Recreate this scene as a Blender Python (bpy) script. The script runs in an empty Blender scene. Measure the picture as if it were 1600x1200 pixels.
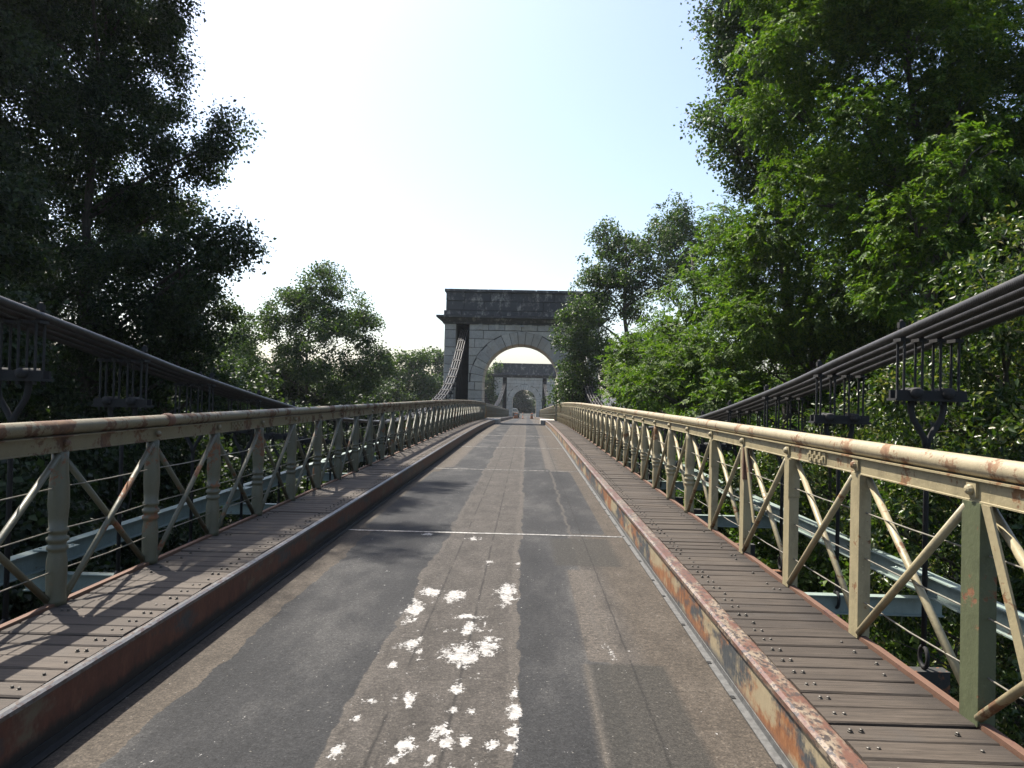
import bpy, math, random
import numpy as np
from mathutils import Vector, Matrix

# ------------------------------------------------------------------ camera, world, sun, exposure
sc = bpy.context.scene
COL = sc.collection
F_PX, CAM = 1150.0, Vector((0.42, 0.0, 1.50))
cam_d = bpy.data.cameras.new('camera'); cam = bpy.data.objects.new('camera', cam_d); COL.objects.link(cam)
cam_d.sensor_width = 36.0; cam_d.lens = 36.0 * F_PX / 1600.0; cam_d.clip_start = 0.05; cam_d.clip_end = 6000
CROT = Matrix.Rotation(math.radians(1.2), 3, 'Z') @ Matrix.Rotation(math.radians(90.85), 3, 'X') @ Matrix.Rotation(math.radians(1.3), 3, 'Z')
cam.matrix_world = Matrix.Translation(CAM) @ CROT.to_4x4()
sc.camera = cam

SUN_AZ, SUN_EL = math.radians(44.5), math.radians(58.5)      # azimuth to the left of +Y
world = bpy.data.worlds.new('World'); sc.world = world; world.use_nodes = True
wn = world.node_tree.nodes; wl = world.node_tree.links
sky = wn.new('ShaderNodeTexSky'); sky.sky_type = 'NISHITA'; sky.sun_disc = False
sky.sun_elevation = SUN_EL; sky.sun_rotation = -SUN_AZ
sky.air_density = 1.15; sky.dust_density = 5.5; sky.ozone_density = 1.0; sky.altitude = 1000
wl.new(sky.outputs[0], wn['Background'].inputs[0]); wn['Background'].inputs[1].default_value = 0.105
sun_d = bpy.data.lights.new('sun', 'SUN'); sun_d.energy = 5.0; sun_d.angle = math.radians(0.55); sun_d.color = (1.0, 0.94, 0.84)
sun = bpy.data.objects.new('sun', sun_d); COL.objects.link(sun)
sd = Vector((-math.sin(SUN_AZ) * math.cos(SUN_EL), math.cos(SUN_AZ) * math.cos(SUN_EL), math.sin(SUN_EL)))
sun.rotation_euler = sd.to_track_quat('Z', 'Y').to_euler(); sun.location = sd * 60
vs = sc.view_settings; vs.view_transform = 'Standard'; vs.look = 'None'; vs.exposure = 1.25; vs.gamma = 1.0; vs.use_curve_mapping = False
sc.cycles.max_bounces = 6; sc.cycles.transparent_max_bounces = 4; sc.cycles.diffuse_bounces = 3
sc.cycles.use_denoising = True

def at(px, py, d):
    """point of the photograph (1600 x 1200) at distance d along the bridge"""
    v = CROT @ Vector(((px - 800) / F_PX, -(py - 600) / F_PX, -1.0))
    return CAM + v * (d / v.y)

# ------------------------------------------------------------------ node helpers
class NT:
    def __init__(s, name):
        s.m = bpy.data.materials.new(name); s.m.use_nodes = True
        s.n = s.m.node_tree.nodes; s.l = s.m.node_tree.links; s.b = s.n['Principled BSDF']
        s.geo = s.n.new('ShaderNodeNewGeometry'); s.oi = s.n.new('ShaderNodeObjectInfo')
        s.pos = s.geo.outputs['Position']; s.rnd = s.oi.outputs['Random']
        sp = s.n.new('ShaderNodeSeparateXYZ'); s.l.new(s.pos, sp.inputs[0]); s.x, s.y, s.z = sp.outputs
    def put(s, sock, v):
        if isinstance(v, (int, float)): sock.default_value = v
        elif isinstance(v, tuple): sock.default_value = (*v, 1.0) if len(v) == 3 and sock.type == 'RGBA' else v
        else: s.l.new(v, sock)
    def math(s, op, a, b=0.0, c=0.0, clamp=False):
        n = s.n.new('ShaderNodeMath'); n.operation = op; n.use_clamp = clamp
        for i, v in enumerate((a, b, c)): s.put(n.inputs[i], v)
        return n.outputs[0]
    def add(s, a, b): return s.math('ADD', a, b)
    def mul(s, a, b): return s.math('MULTIPLY', a, b)
    def step(s, v, lo, hi):
        n = s.n.new('ShaderNodeMapRange'); n.interpolation_type = 'SMOOTHSTEP'
        s.put(n.inputs[0], v); n.inputs[1].default_value = lo; n.inputs[2].default_value = hi
        return n.outputs[0]
    def band(s, v, lo, hi, w): return s.mul(s.step(v, lo - w, lo + w), s.math('SUBTRACT', 1.0, s.step(v, hi - w, hi + w)))
    def noise(s, scale, detail=4, rough=0.55, vec=None, stretch=None, off=None):
        v = vec or s.pos
        if stretch or off is not None:
            mp = s.n.new('ShaderNodeMapping'); s.l.new(v, mp.inputs[0])
            if stretch: mp.inputs['Scale'].default_value = stretch
            if off is not None:
                cb = s.n.new('ShaderNodeCombineXYZ'); o = s.mul(off, 37.0)
                for i in range(3): s.l.new(o, cb.inputs[i])
                s.l.new(cb.outputs[0], mp.inputs['Location'])
            v = mp.outputs[0]
        n = s.n.new('ShaderNodeTexNoise'); s.l.new(v, n.inputs['Vector'])
        n.inputs['Scale'].default_value = scale; n.inputs['Detail'].default_value = detail; n.inputs['Roughness'].default_value = rough
        return n.outputs[0]
    def mix(s, f, a, b, mode='MIX'):
        n = s.n.new('ShaderNodeMix'); n.data_type = 'RGBA'; n.blend_type = mode
        s.put(n.inputs[0], f); s.put(n.inputs[6], a); s.put(n.inputs[7], b)
        return n.outputs[2]
    def ramp(s, f, stops):
        n = s.n.new('ShaderNodeValToRGB'); s.l.new(f, n.inputs[0]); e = n.color_ramp.elements
        while len(e) < len(stops): e.new(0.5)
        for i, (p, c) in enumerate(stops): e[i].position = p; e[i].color = (*c, 1)
        return n.outputs[0]
    def attr(s, name):
        n = s.n.new('ShaderNodeAttribute'); n.attribute_name = name; return n.outputs['Fac']
    def bump(s, h, strength=0.3, dist=0.01):
        n = s.n.new('ShaderNodeBump'); n.inputs['Strength'].default_value = strength; n.inputs['Distance'].default_value = dist
        s.l.new(h, n.inputs['Height']); s.l.new(n.outputs[0], s.b.inputs['Normal'])
    def out(s, col, rough=0.8, metal=0.0, spec=0.5, k=0.52):
        if not isinstance(col, tuple) and k != 1: col = s.mix(1.0, col, (k, k, k), 'MULTIPLY')
        s.put(s.b.inputs['Base Color'], col); s.put(s.b.inputs['Roughness'], rough)
        s.put(s.b.inputs['Metallic'], metal); s.put(s.b.inputs['Specular IOR Level'], spec)
        return s.m

def m_paint(name, paint, rust_lo=0.56, rust=((0.20, 0.075, 0.035), (0.34, 0.15, 0.06)), rough=0.5, dirt=0.35, stretch=(1, 1, 1)):
    t = NT(name)
    n1 = t.noise(4.5, 6, 0.65, stretch=stretch); n2 = t.noise(38, 4, 0.6); n3 = t.noise(1.7, 3)
    m = t.step(t.add(t.add(t.mul(n1, 0.75), t.mul(n2, 0.2)), t.mul(n3, 0.12)), rust_lo, rust_lo + 0.05)
    rc = t.ramp(t.noise(24, 4), [(0.35, rust[0]), (0.65, rust[1])])
    grime = t.step(t.noise(11, 5, 0.7, stretch=(1, 1, 0.45)), 0.42, 0.75)
    base = t.mix(t.mul(grime, dirt), paint, tuple(c * 0.45 for c in paint))
    base = t.mix(t.step(t.noise(70, 2), 0.62, 0.7), base, tuple(min(1, c * 1.15) for c in paint))
    t.bump(t.add(t.mul(m, -0.4), n2), 0.35, 0.006)
    return t.out(t.mix(m, base, rc), t.mix(m, (rough,) * 3, (0.85,) * 3))

M = {}
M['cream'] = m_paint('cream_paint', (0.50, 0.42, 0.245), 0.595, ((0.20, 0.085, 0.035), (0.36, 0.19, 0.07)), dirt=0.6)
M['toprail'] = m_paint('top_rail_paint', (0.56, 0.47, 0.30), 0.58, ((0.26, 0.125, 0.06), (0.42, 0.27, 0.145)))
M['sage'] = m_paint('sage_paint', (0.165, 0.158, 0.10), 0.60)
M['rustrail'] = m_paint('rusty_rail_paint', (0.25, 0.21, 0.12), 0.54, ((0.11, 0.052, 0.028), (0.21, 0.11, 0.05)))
M['greenpost'] = m_paint('green_post_paint', (0.135, 0.155, 0.078), 0.60, dirt=0.6)
M['farrail'] = m_paint('far_rail_paint', (0.15, 0.135, 0.075), 0.58)
M['mint'] = m_paint('mint_paint', (0.40, 0.49, 0.435), 0.64, dirt=0.4)
M['redlead'] = m_paint('red_lead', (0.20, 0.098, 0.056), 0.60, ((0.12, 0.05, 0.035), (0.2, 0.09, 0.06)), 0.8)
M['iron'] = m_paint('black_iron', (0.022, 0.021, 0.021), 0.70, ((0.05, 0.028, 0.018), (0.07, 0.04, 0.025)), 0.8)
M['steel'] = m_paint('under_steel', (0.05, 0.05, 0.045), 0.55, rough=0.8)

def m_kerb(name, bare, cream, lo_c, rust3, foot=0.0, kk=0.52):
    t = NT(name)
    n1 = t.noise(2.2, 6, 0.62, stretch=(1, 0.6, 1.6)); n2 = t.noise(3.0, 6, 0.64, stretch=(1, 0.55, 1.4), off=t.add(t.mul(t.x, 0.0), 0.37)); n3 = t.noise(48, 5, 0.65, stretch=(1, 1, 0.45)); n4 = t.noise(14, 5, 0.7, stretch=(1, 1, 0.5))
    rust = t.ramp(t.add(t.mul(n4, 0.7), t.mul(n3, 0.3)), [(0.3, rust3[0]), (0.52, rust3[1]), (0.72, rust3[2])])
    prim = t.mix(t.step(n3, 0.4, 0.7), (0.055, 0.062, 0.068), (0.10, 0.105, 0.105))
    fine = t.add(t.mul(t.math('SUBTRACT', n3, 0.5), 0.16), t.mul(t.math('SUBTRACT', n4, 0.5), 0.14))
    c = t.mix(t.step(t.add(n1, fine), bare - 0.05, bare + 0.05), prim, rust)
    c = t.mix(t.step(t.add(n2, fine), lo_c - 0.03, lo_c + 0.09), c, t.mix(n4, cream, tuple(v * 0.6 for v in cream)))
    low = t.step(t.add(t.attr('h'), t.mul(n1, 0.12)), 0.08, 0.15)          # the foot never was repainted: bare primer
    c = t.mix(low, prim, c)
    if foot: c = t.mix(t.step(t.add(t.attr('h'), t.mul(n4, 0.10)), foot, foot + 0.05), (0.016, 0.015, 0.015), c)  # left kerb's near-black foot: tarred gutter dirt plus kerb shadow, both in the colour
    t.bump(t.add(n1, t.mul(n3, 0.3)), 0.4, 0.01)
    return t.out(c, 0.6, k=kk)
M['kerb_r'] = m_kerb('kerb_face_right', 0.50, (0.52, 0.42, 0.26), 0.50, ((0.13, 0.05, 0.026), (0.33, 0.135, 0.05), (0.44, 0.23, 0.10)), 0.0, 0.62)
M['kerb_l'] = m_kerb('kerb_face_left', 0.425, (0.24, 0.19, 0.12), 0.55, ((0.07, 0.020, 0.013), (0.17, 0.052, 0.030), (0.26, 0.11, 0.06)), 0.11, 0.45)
def m_kerbtop(name, a, b, c0):
    t = NT(name)
    n1 = t.noise(8, 7, 0.72, stretch=(1, 0.35, 1)); n2 = t.noise(45, 5, 0.7, stretch=(1, 0.5, 1))
    c = t.mix(t.step(n1, 0.45, 0.58), a, b); c = t.mix(t.step(t.add(n2, t.mul(n1, 0.4)), 0.70, 0.78), c, c0)
    t.bump(n1, 0.5, 0.008); return t.out(c, 0.42)
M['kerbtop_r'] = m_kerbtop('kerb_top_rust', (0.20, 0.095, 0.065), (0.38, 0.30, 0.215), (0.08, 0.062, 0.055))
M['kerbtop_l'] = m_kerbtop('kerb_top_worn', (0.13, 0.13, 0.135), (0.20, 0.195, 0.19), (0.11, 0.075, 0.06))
def m_simple(name, col, rough=0.7, metal=0.0, sc_=20, amt=0.35):
    t = NT(name); n = t.noise(sc_, 5, 0.6)
    c = t.mix(t.step(n, 0.3, 0.75), tuple(x * (1 - amt) for x in col), tuple(min(1, x * (1 + amt * 0.6)) for x in col))
    t.bump(n, 0.2, 0.004); return t.out(c, rough, metal)
M['bolt'] = m_simple('galvanised_bolt', (0.17, 0.155, 0.135), 0.55, 0.6)
M['wire'] = m_simple('fence_wire', (0.46, 0.42, 0.34), 0.45, 0.5)
M['angle'] = m_simple('kerb_foot_angle', (0.17, 0.17, 0.165), 0.6, 0.1, 30)
M['tar'] = m_simple('tar_gutter', (0.02, 0.019, 0.018), 0.9, 0, 12)  # left foot angle: black gutter with the kerb's shadow put into its colour
M['hole'] = m_simple('drain_hole', (0.012, 0.012, 0.012), 0.9)
M['joint'] = m_simple('joint_strip', (0.38, 0.37, 0.35), 0.5, 0.3, 40, 0.5)
M['jointworn'] = m_simple('worn_joint_strip', (0.24, 0.23, 0.215), 0.6, 0.2, 14, 0.8)
M['darkjoint'] = m_simple('dark_joint', (0.05, 0.045, 0.045), 0.7)
M['soil'] = m_simple('leaf_litter', (0.022, 0.022, 0.011), 0.95, 0, 0.8, 0.6)
M['orange'] = m_simple('orange_plastic', (0.75, 0.24, 0.07), 0.45)
M['whiteplastic'] = m_simple('white_plastic', (0.7, 0.68, 0.64), 0.45)
M['carpaint'] = m_simple('silver_car_paint', (0.14, 0.15, 0.14), 0.4, 0.3)
M['glass'] = m_simple('dark_car_glass', (0.03, 0.045, 0.04), 0.08)
M['rubber'] = m_simple('rubber', (0.02, 0.02, 0.02), 0.8)

def m_cable():
    t = NT('wire_rope'); cw = t.n.new('ShaderNodeTexWave'); cw.wave_type = 'BANDS'; cw.bands_direction = 'DIAGONAL'
    uv = t.n.new('ShaderNodeUVMap'); t.l.new(uv.outputs[0], cw.inputs['Vector']); cw.inputs['Scale'].default_value = 9.0
    n = t.noise(14, 5)
    c = t.mix(t.step(n, 0.35, 0.7), (0.040, 0.036, 0.035), (0.072, 0.064, 0.061))
    t.bump(cw.outputs[1], 0.22, 0.004); return t.out(c, 0.5, k=0.52)
M['cable'] = m_cable()

def m_wood(name, kk, grey):
    t = NT(name)
    g = t.noise(9, 6, 0.7, stretch=(0.35, 7, 4), off=t.rnd); k = t.noise(3, 3, off=t.rnd); f = t.noise(70, 3, 0.6, stretch=(0.3, 3, 3))
    c = t.ramp(t.add(t.mul(g, 0.8), t.mul(f, 0.2)), [(0.32, (0.052, 0.041, 0.031)), (0.5, (0.150, 0.118, 0.090)), (0.72, (0.265, 0.213, 0.166))])
    c = t.mix(t.math('MULTIPLY_ADD', t.rnd, 0.6, -0.05, clamp=True), c, (0.06, 0.047, 0.038))
    c = t.mix(t.step(k, 0.55, 0.8), c, (0.145, 0.125, 0.107))
    ax = t.math('ABSOLUTE', t.x)
    st = t.mul(t.step(t.add(ax, t.mul(k, 0.28)), 2.12, 2.36), 0.75)            # damp dirt collecting against the edge angle
    c = t.mix(st, c, (0.045, 0.036, 0.03))
    t.bump(t.add(g, t.mul(f, 0.4)), 0.5, 0.006); return t.out(t.mix(grey, c, (0.17, 0.15, 0.135)), 0.80, 0, 0.22, k=kk)
M['wood'] = m_wood('weathered_plank', 0.37, 0.12)
M['wood_l'] = m_wood('dusty_plank', 0.50, 0.35)  # left planks paler and greyer: stronger sunlight is put into their colour

def m_road():
    t = NT('patched_asphalt')
    wob = t.mul(t.math('SUBTRACT', t.noise(1.1, 5, 0.6), 0.5), 0.20); wob2 = t.mul(t.math('SUBTRACT', t.noise(6, 4), 0.5), 0.07)
    x = t.add(t.add(t.x, wob), wob2)
    grit = t.noise(85, 4, 0.8); med = t.noise(24, 6, 0.72); big = t.noise(1.6, 4, 0.6, stretch=(1, 0.35, 1)); mid = t.noise(5, 5, 0.65, stretch=(1, 0.5, 1))
    old = t.ramp(t.add(t.mul(mid, 0.6), t.mul(med, 0.4)), [(0.34, (0.074, 0.066, 0.058)), (0.5, (0.122, 0.108, 0.095)), (0.66, (0.176, 0.156, 0.138))])
    sand = t.ramp(t.add(t.mul(mid, 0.5), t.mul(med, 0.5)), [(0.34, (0.084, 0.070, 0.055)), (0.52, (0.140, 0.116, 0.092)), (0.68, (0.205, 0.172, 0.138))])
    dark = t.ramp(t.add(t.mul(big, 0.75), t.mul(mid, 0.25)), [(0.36, (0.040, 0.041, 0.043)), (0.5, (0.062, 0.062, 0.064)), (0.62, (0.118, 0.115, 0.112))])
    edge = t.band(t.x, -1.13, 1.10, 0.10)
    c = t.mix(edge, sand, old)
    md = t.math('MAXIMUM', t.band(x, -1.22, -0.40, 0.02), t.band(x, 0.40, 0.92, 0.02))
    md = t.math('MAXIMUM', t.math('SUBTRACT', md, t.attr('light'), clamp=True), t.attr('dark'))
    c = t.mix(t.step(t.add(md, t.mul(t.math('SUBTRACT', med, 0.5), 0.5)), 0.42, 0.58), c, dark)
    c = t.mix(t.mul(t.attr('light'), t.mul(t.step(med, 0.3, 0.6), 0.7)), c, (0.21, 0.18, 0.15))
    # the light rim where a patch ends
    rim = t.math('MAXIMUM', t.band(x, 0.335, 0.395, 0.012), t.band(x, -0.40, -0.36, 0.012)); rim = t.math('MAXIMUM', rim, t.band(x, 0.90, 0.935, 0.01))
    c = t.mix(t.mul(rim, 0.6), c, (0.17, 0.15, 0.13))
    c = t.mix(t.mul(t.attr('patch'), 0.85), c, t.mix(med, (0.058, 0.054, 0.047), (0.092, 0.086, 0.075)))
    c = t.mix(t.mul(t.attr('rim'), 0.9), c, (0.165, 0.145, 0.122))
    # long cracks between the boards below
    cr = t.math('MAXIMUM', t.band(t.add(t.x, t.mul(wob2, 0.25)), -0.205, -0.192, 0.008), t.band(t.add(t.x, t.mul(wob2, 0.3)), 0.093, 0.108, 0.008))
    cr = t.math('MAXIMUM', cr, t.mul(t.band(t.add(t.x, t.mul(wob2, 0.3)), 1.035, 1.046, 0.006), 0.9))
    cr = t.mul(cr, t.step(t.noise(2.2, 3), 0.36, 0.5))
    c = t.mix(t.mul(cr, 0.75), c, (0.03, 0.028, 0.026))
    # cross cracks of the worn crown
    w = t.n.new('ShaderNodeMath'); w.operation = 'PINGPONG'; t.l.new(t.add(t.y, t.mul(wob, 0.8)), w.inputs[0]); w.inputs[1].default_value = 0.55
    cc = t.mul(t.mul(t.math('SUBTRACT', 1.0, t.step(w.outputs[0], 0.0, 0.03)), t.band(t.x, -0.42, 0.38, 0.02)), t.step(t.y, 8.0, 9.0))
    c = t.mix(t.mul(cc, 0.45), c, (0.05, 0.042, 0.036))
    # white bedding that shows where the crown has worn through
    wh = t.step(t.add(t.attr('white'), t.add(t.mul(t.math('SUBTRACT', t.noise(9, 7, 0.74, stretch=(1.3, 0.75, 1)), 0.5), 3.0), t.mul(t.math('SUBTRACT', t.noise(60, 4, 0.7), 0.5), 1.3))), 0.50, 0.64)
    c = t.mix(t.mul(wh, t.math('MULTIPLY_ADD', t.step(t.noise(40, 4, 0.7), 0.36, 0.52), 0.35, 0.63)), c, t.mix(t.step(med, 0.34, 0.62), (0.50, 0.475, 0.44), (0.92, 0.90, 0.87)))
    sp = t.step(t.noise(50, 1, 0.4), 0.735, 0.765)
    c = t.mix(t.mul(sp, 0.7), c, (0.36, 0.34, 0.30))
    gr = t.ramp(t.add(t.mul(grit, 0.7), t.mul(t.noise(34, 3, 0.6), 0.3)), [(0.34, (0.30, 0.29, 0.28)), (0.46, (0.75, 0.75, 0.75)), (0.54, (1.05, 1.05, 1.05)), (0.66, (2.1, 2.05, 1.95))])
    c = t.mix(t.math('SUBTRACT', 1.0, t.mul(wh, 0.8)), c, t.mix(1.0, c, gr, 'MULTIPLY'))
    t.bump(t.add(t.add(t.mul(grit, 0.5), t.mul(med, 0.8)), t.mul(wh, -0.6)), 0.55, 0.008)
    return t.out(c, 0.85, 0, 0.2, k=0.41)
M['road'] = m_road()

def m_stone(name, stain):
    t = NT(name)
    n1 = t.noise(1.3, 6, 0.65); n2 = t.noise(9, 5, 0.65); n3 = t.noise(2.0, 6, 0.7, stretch=(1.2, 1.2, 0.75))
    c = t.ramp(t.add(t.mul(n1, 0.5), t.mul(n2, 0.5)), [(0.3, (0.26, 0.23, 0.19)), (0.5, (0.39, 0.35, 0.29)), (0.7, (0.50, 0.45, 0.38))])
    c = t.mix(t.mul(t.math('SUBTRACT', t.rnd, 0.10, clamp=True), 0.62), c, (0.17, 0.165, 0.155))
    c = t.mix(t.mul(t.step(t.noise(0.55, 4, 0.6), 0.45, 0.65), 0.5), c, (0.27, 0.215, 0.155)); c = t.mix(t.mul(t.step(t.noise(17, 4, 0.7), 0.55, 0.7), 0.45), c, (0.14, 0.135, 0.125))
    lo, hi = (0.30, 0.50) if stain else (0.54, 0.72)
    c = t.mix(t.mul(t.step(t.add(t.mul(n3, 0.75), t.mul(n2, 0.25)), lo, hi), 0.93 if stain else 0.55), c, (0.030, 0.029, 0.030))
    t.bump(t.add(n1, t.mul(n2, 0.7)), 0.6, 0.03); return t.out(c, 0.9, k=1.38)
M['stone'] = m_stone('pale_limestone', False); M['blackstone'] = m_stone('sooty_limestone', True)
M['mortar'] = m_simple('dark_joint_mortar', (0.13, 0.12, 0.105), 0.95, 0, 6)
M['cordwall'] = m_simple('saddle_recess', (0.05, 0.045, 0.042), 0.95, 0, 3)

def m_leaf(name, stops, trans=0.35, rough=0.45, spec=0.4, tcol=1.7, kk=0.72):
    t = NT(name); r = t.attr('rnd'); n = t.noise(0.8, 3)
    c = t.ramp(t.add(t.mul(r, 0.7), t.mul(n, 0.35)), stops)
    t.out(c, rough, 0, spec, k=kk)
    tr = t.n.new('ShaderNodeBsdfTranslucent'); mx = t.n.new('ShaderNodeMixShader'); mx.inputs[0].default_value = trans
    t.l.new(t.mix(1.0, c, (tcol * 0.95, tcol * 1.1, tcol * 0.35), 'MULTIPLY'), tr.inputs[0])
    t.l.new(t.b.outputs[0], mx.inputs[1]); t.l.new(tr.outputs[0], mx.inputs[2]); t.l.new(mx.outputs[0], t.n['Material Output'].inputs[0])
    return t.m
M['leaf_poplar'] = m_leaf('poplar_leaf', [(0.2, (0.020, 0.038, 0.010)), (0.5, (0.038, 0.066, 0.017)), (0.8, (0.066, 0.098, 0.030))], 0.32, 0.5, 0.35, kk=0.95)
M['leaf_dark'] = m_leaf('alder_leaf', [(0.2, (0.016, 0.028, 0.011)), (0.5, (0.030, 0.050, 0.018)), (0.8, (0.055, 0.082, 0.027))], 0.24, 0.5, 0.3, kk=0.60)
M['leaf_locust'] = m_leaf('locust_leaf', [(0.2, (0.020, 0.044, 0.007)), (0.5, (0.043, 0.082, 0.012)), (0.8, (0.090, 0.128, 0.022))], 0.38, 0.6, 0.25, kk=1.2)
M['leaf_laurel'] = m_leaf('laurel_leaf', [(0.2, (0.020, 0.042, 0.008)), (0.5, (0.042, 0.076, 0.013)), (0.72, (0.09, 0.125, 0.028)), (0.9, (0.17, 0.15, 0.07))], 0.24, 0.36, 0.35)
def m_bark():
    t = NT('bark'); n = t.noise(7, 6, 0.7, stretch=(3, 3, 0.6))
    t.bump(n, 0.7, 0.03); return t.out(t.ramp(n, [(0.3, (0.045, 0.036, 0.028)), (0.7, (0.16, 0.135, 0.105))]), 0.9)
M['bark'] = m_bark()

# ------------------------------------------------------------------ mesh helpers
class MB:
    def __init__(s): s.v = []; s.f = []; s.uv = None
    def box(s, x0, x1, y0, y1, z0, z1):
        b = len(s.v); s.v += [(x, y, z) for z in (z0, z1) for y in (y0, y1) for x in (x0, x1)]
        s.f += [tuple(b + i for i in q) for q in ((0, 2, 3, 1), (4, 5, 7, 6), (0, 1, 5, 4), (2, 6, 7, 3), (0, 4, 6, 2), (1, 3, 7, 5))]
        return s
    def prism(s, poly, y0, y1, ch=0.0):
        """polygon in x,z (any order) pushed along y; the near face is chamfered by ch"""
        a = sum(poly[i][0] * poly[(i + 1) % len(poly)][1] - poly[(i + 1) % len(poly)][0] * poly[i][1] for i in range(len(poly)))
        if a < 0: poly = poly[::-1]
        n = len(poly); cx = sum(p[0] for p in poly) / n; cz = sum(p[1] for p in poly) / n; b = len(s.v)
        rings = []
        if ch:
            q = []
            for (x, z) in poly:
                dx, dz = cx - x, cz - z; L = math.hypot(dx, dz) or 1; q.append((x + dx / L * ch * 1.4, z + dz / L * ch * 1.4))
            rings.append((q, y0)); rings.append((poly, y0 + ch))
        else: rings.append((poly, y0))
        rings.append((poly, y1))
        for q, y in rings: s.v += [(x, y, z) for x, z in q]
        s.f.append(tuple(b + i for i in range(n)))
        for r in range(len(rings) - 1):
            for i in range(n): s.f.append((b + r * n + i, b + (r + 1) * n + i, b + (r + 1) * n + (i + 1) % n, b + r * n + (i + 1) % n))
        s.f.append(tuple(b + (len(rings) - 1) * n + i for i in reversed(range(n))))
        return s
    def tube(s, pts, r, seg=8, cap=True):
        pts = [Vector(p) for p in pts]; n = len(pts); rr = r if isinstance(r, (list, tuple)) else [r] * n; b = len(s.v)
        up = Vector((0, 0, 1)); prev = None
        for i, p in enumerate(pts):
            t = (pts[min(i + 1, n - 1)] - pts[max(i - 1, 0)]).normalized()
            if prev is None:
                u = t.cross(up); u = t.cross(Vector((1, 0, 0))) if u.length < 1e-3 else u
            else: u = prev - t * prev.dot(t)
            u.normalize(); prev = u; w = t.cross(u)
            for k in range(seg):
                a = 2 * math.pi * k / seg; s.v.append(tuple(p + (u * math.cos(a) + w * math.sin(a)) * rr[i]))
        for i in range(n - 1):
            for k in range(seg): s.f.append((b + i * seg + k, b + i * seg + (k + 1) % seg, b + (i + 1) * seg + (k + 1) % seg, b + (i + 1) * seg + k))
        if cap: s.f.append(tuple(b + k for k in reversed(range(seg)))); s.f.append(tuple(b + (n - 1) * seg + k for k in range(seg)))
        return s
    def lathe(s, prof, seg=12, ox=0, oy=0, oz=0):
        b = len(s.v); n = len(prof)
        for r, z in prof:
            for k in range(seg): a = 2 * math.pi * k / seg; s.v.append((ox + r * math.cos(a), oy + r * math.sin(a), oz + z))
        for i in range(n - 1):
            for k in range(seg): s.f.append((b + i * seg + k, b + i * seg + (k + 1) % seg, b + (i + 1) * seg + (k + 1) % seg, b + (i + 1) * seg + k))
        s.f.append(tuple(b + k for k in reversed(range(seg)))); s.f.append(tuple(b + (n - 1) * seg + k for k in range(seg)))
        return s
    def sweep(s, sec, path):
        """section [(x,z)] carried along path [(x,y,z)]"""
        b = len(s.v); n = len(sec)
        for (px, py, pz) in path: s.v += [(px + x, py, pz + z) for x, z in sec]
        for i in range(len(path) - 1):
            for k in range(n): s.f.append((b + i * n + k, b + (i + 1) * n + k, b + (i + 1) * n + (k + 1) % n, b + i * n + (k + 1) % n))
        s.f.append(tuple(b + k for k in range(n))); s.f.append(tuple(b + (len(path) - 1) * n + k for k in reversed(range(n))))
        return s
    def mesh(s, name, mat, smooth=False):
        me = bpy.data.meshes.new(name); me.from_pydata(s.v, [], s.f)
        me.materials.append(M[mat]); 
        if smooth: me.polygons.foreach_set('use_smooth', [True] * len(me.polygons))
        me.update(); return me
    def build(s, name, mat, parent=None, loc=None, smooth=False): return link(name, s.mesh(name, mat, smooth), parent, loc)

def link(name, me, parent=None, loc=None, rot=None, scale=None):
    o = bpy.data.objects.new(name, me); COL.objects.link(o)
    if parent is not None: o.parent = parent
    if loc is not None: o.location = loc
    if rot is not None: o.rotation_euler = rot
    if scale is not None: o.scale = scale
    return o
def tag(o, label=None, cat=None, group=None, kind=None):
    for k, v in (('label', label), ('category', cat), ('group', group), ('kind', kind)):
        if v: o[k] = v
    return o
def empty(name, loc=(0, 0, 0), rz=0.0):
    o = bpy.data.objects.new(name, None); COL.objects.link(o); o.location = loc; o.rotation_euler = (0, 0, rz); o.empty_display_size = 0.3
    return o
def fix_normals(me):
    import bmesh
    bm = bmesh.new(); bm.from_mesh(me); bmesh.ops.recalc_face_normals(bm, faces=bm.faces); bm.to_mesh(me); bm.free()

# ------------------------------------------------------------------ levels
TOWER1, TOWER2, THICK = 46.0, 112.0, 2.8
def zd(y):
    """height of the carriageway: level, then falling away towards the far bank"""
    if y < 20: return 0.0
    if y < TOWER1: return -0.00044 * (y - 20) ** 2
    z1 = -0.00044 * (TOWER1 - 20) ** 2
    return z1 - 0.0263 * (min(y, 118.0) - TOWER1)
ROADW, WALKIN, WALKOUT, RAILX, WALKZ = 1.52, 1.61, 2.19, 2.215, 0.26
ystations = lambda a, b, s: list(np.linspace(a, b, max(2, int(round((b - a) / s)) + 1)))

# ------------------------------------------------------------------ ground
def build_ground():
    xs = np.concatenate([[-1500, -400, -120], np.linspace(-60, 60, 41), [120, 400, 1500]])
    ys = np.concatenate([[-600, -100], np.linspace(-20, 240, 66), [400, 900, 2500]])
    rng = np.random.default_rng(3); mb = MB()
    for y in ys:
        for x in xs:
            e = min(1, max(0, (y - 103) / 11)); e = e * e * (3 - 2 * e); far = min(1, max(0, (y - 126) / 40))
            z = -6.0 + e * 3.5 + rng.uniform(-0.25, 0.25) * (0 if abs(x) < 6 and y > 100 else 1)
            mb.v.append((x, y, z))
    nx = len(xs)
    for j in range(len(ys) - 1):
        for i in range(nx - 1): a = j * nx + i; mb.f.append((a, a + 1, a + nx + 1, a + nx))
    tag(mb.build('ground', 'soil', smooth=True), kind='structure')
build_ground()

# ------------------------------------------------------------------ carriageway
def ground_pt(px, py, h=0.0):
    v = CROT @ Vector(((px - 800) / F_PX, -(py - 600) / F_PX, -1.0)); k = (h - CAM.z) / v.z
    p = CAM + v * k; return p.x, p.y
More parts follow.
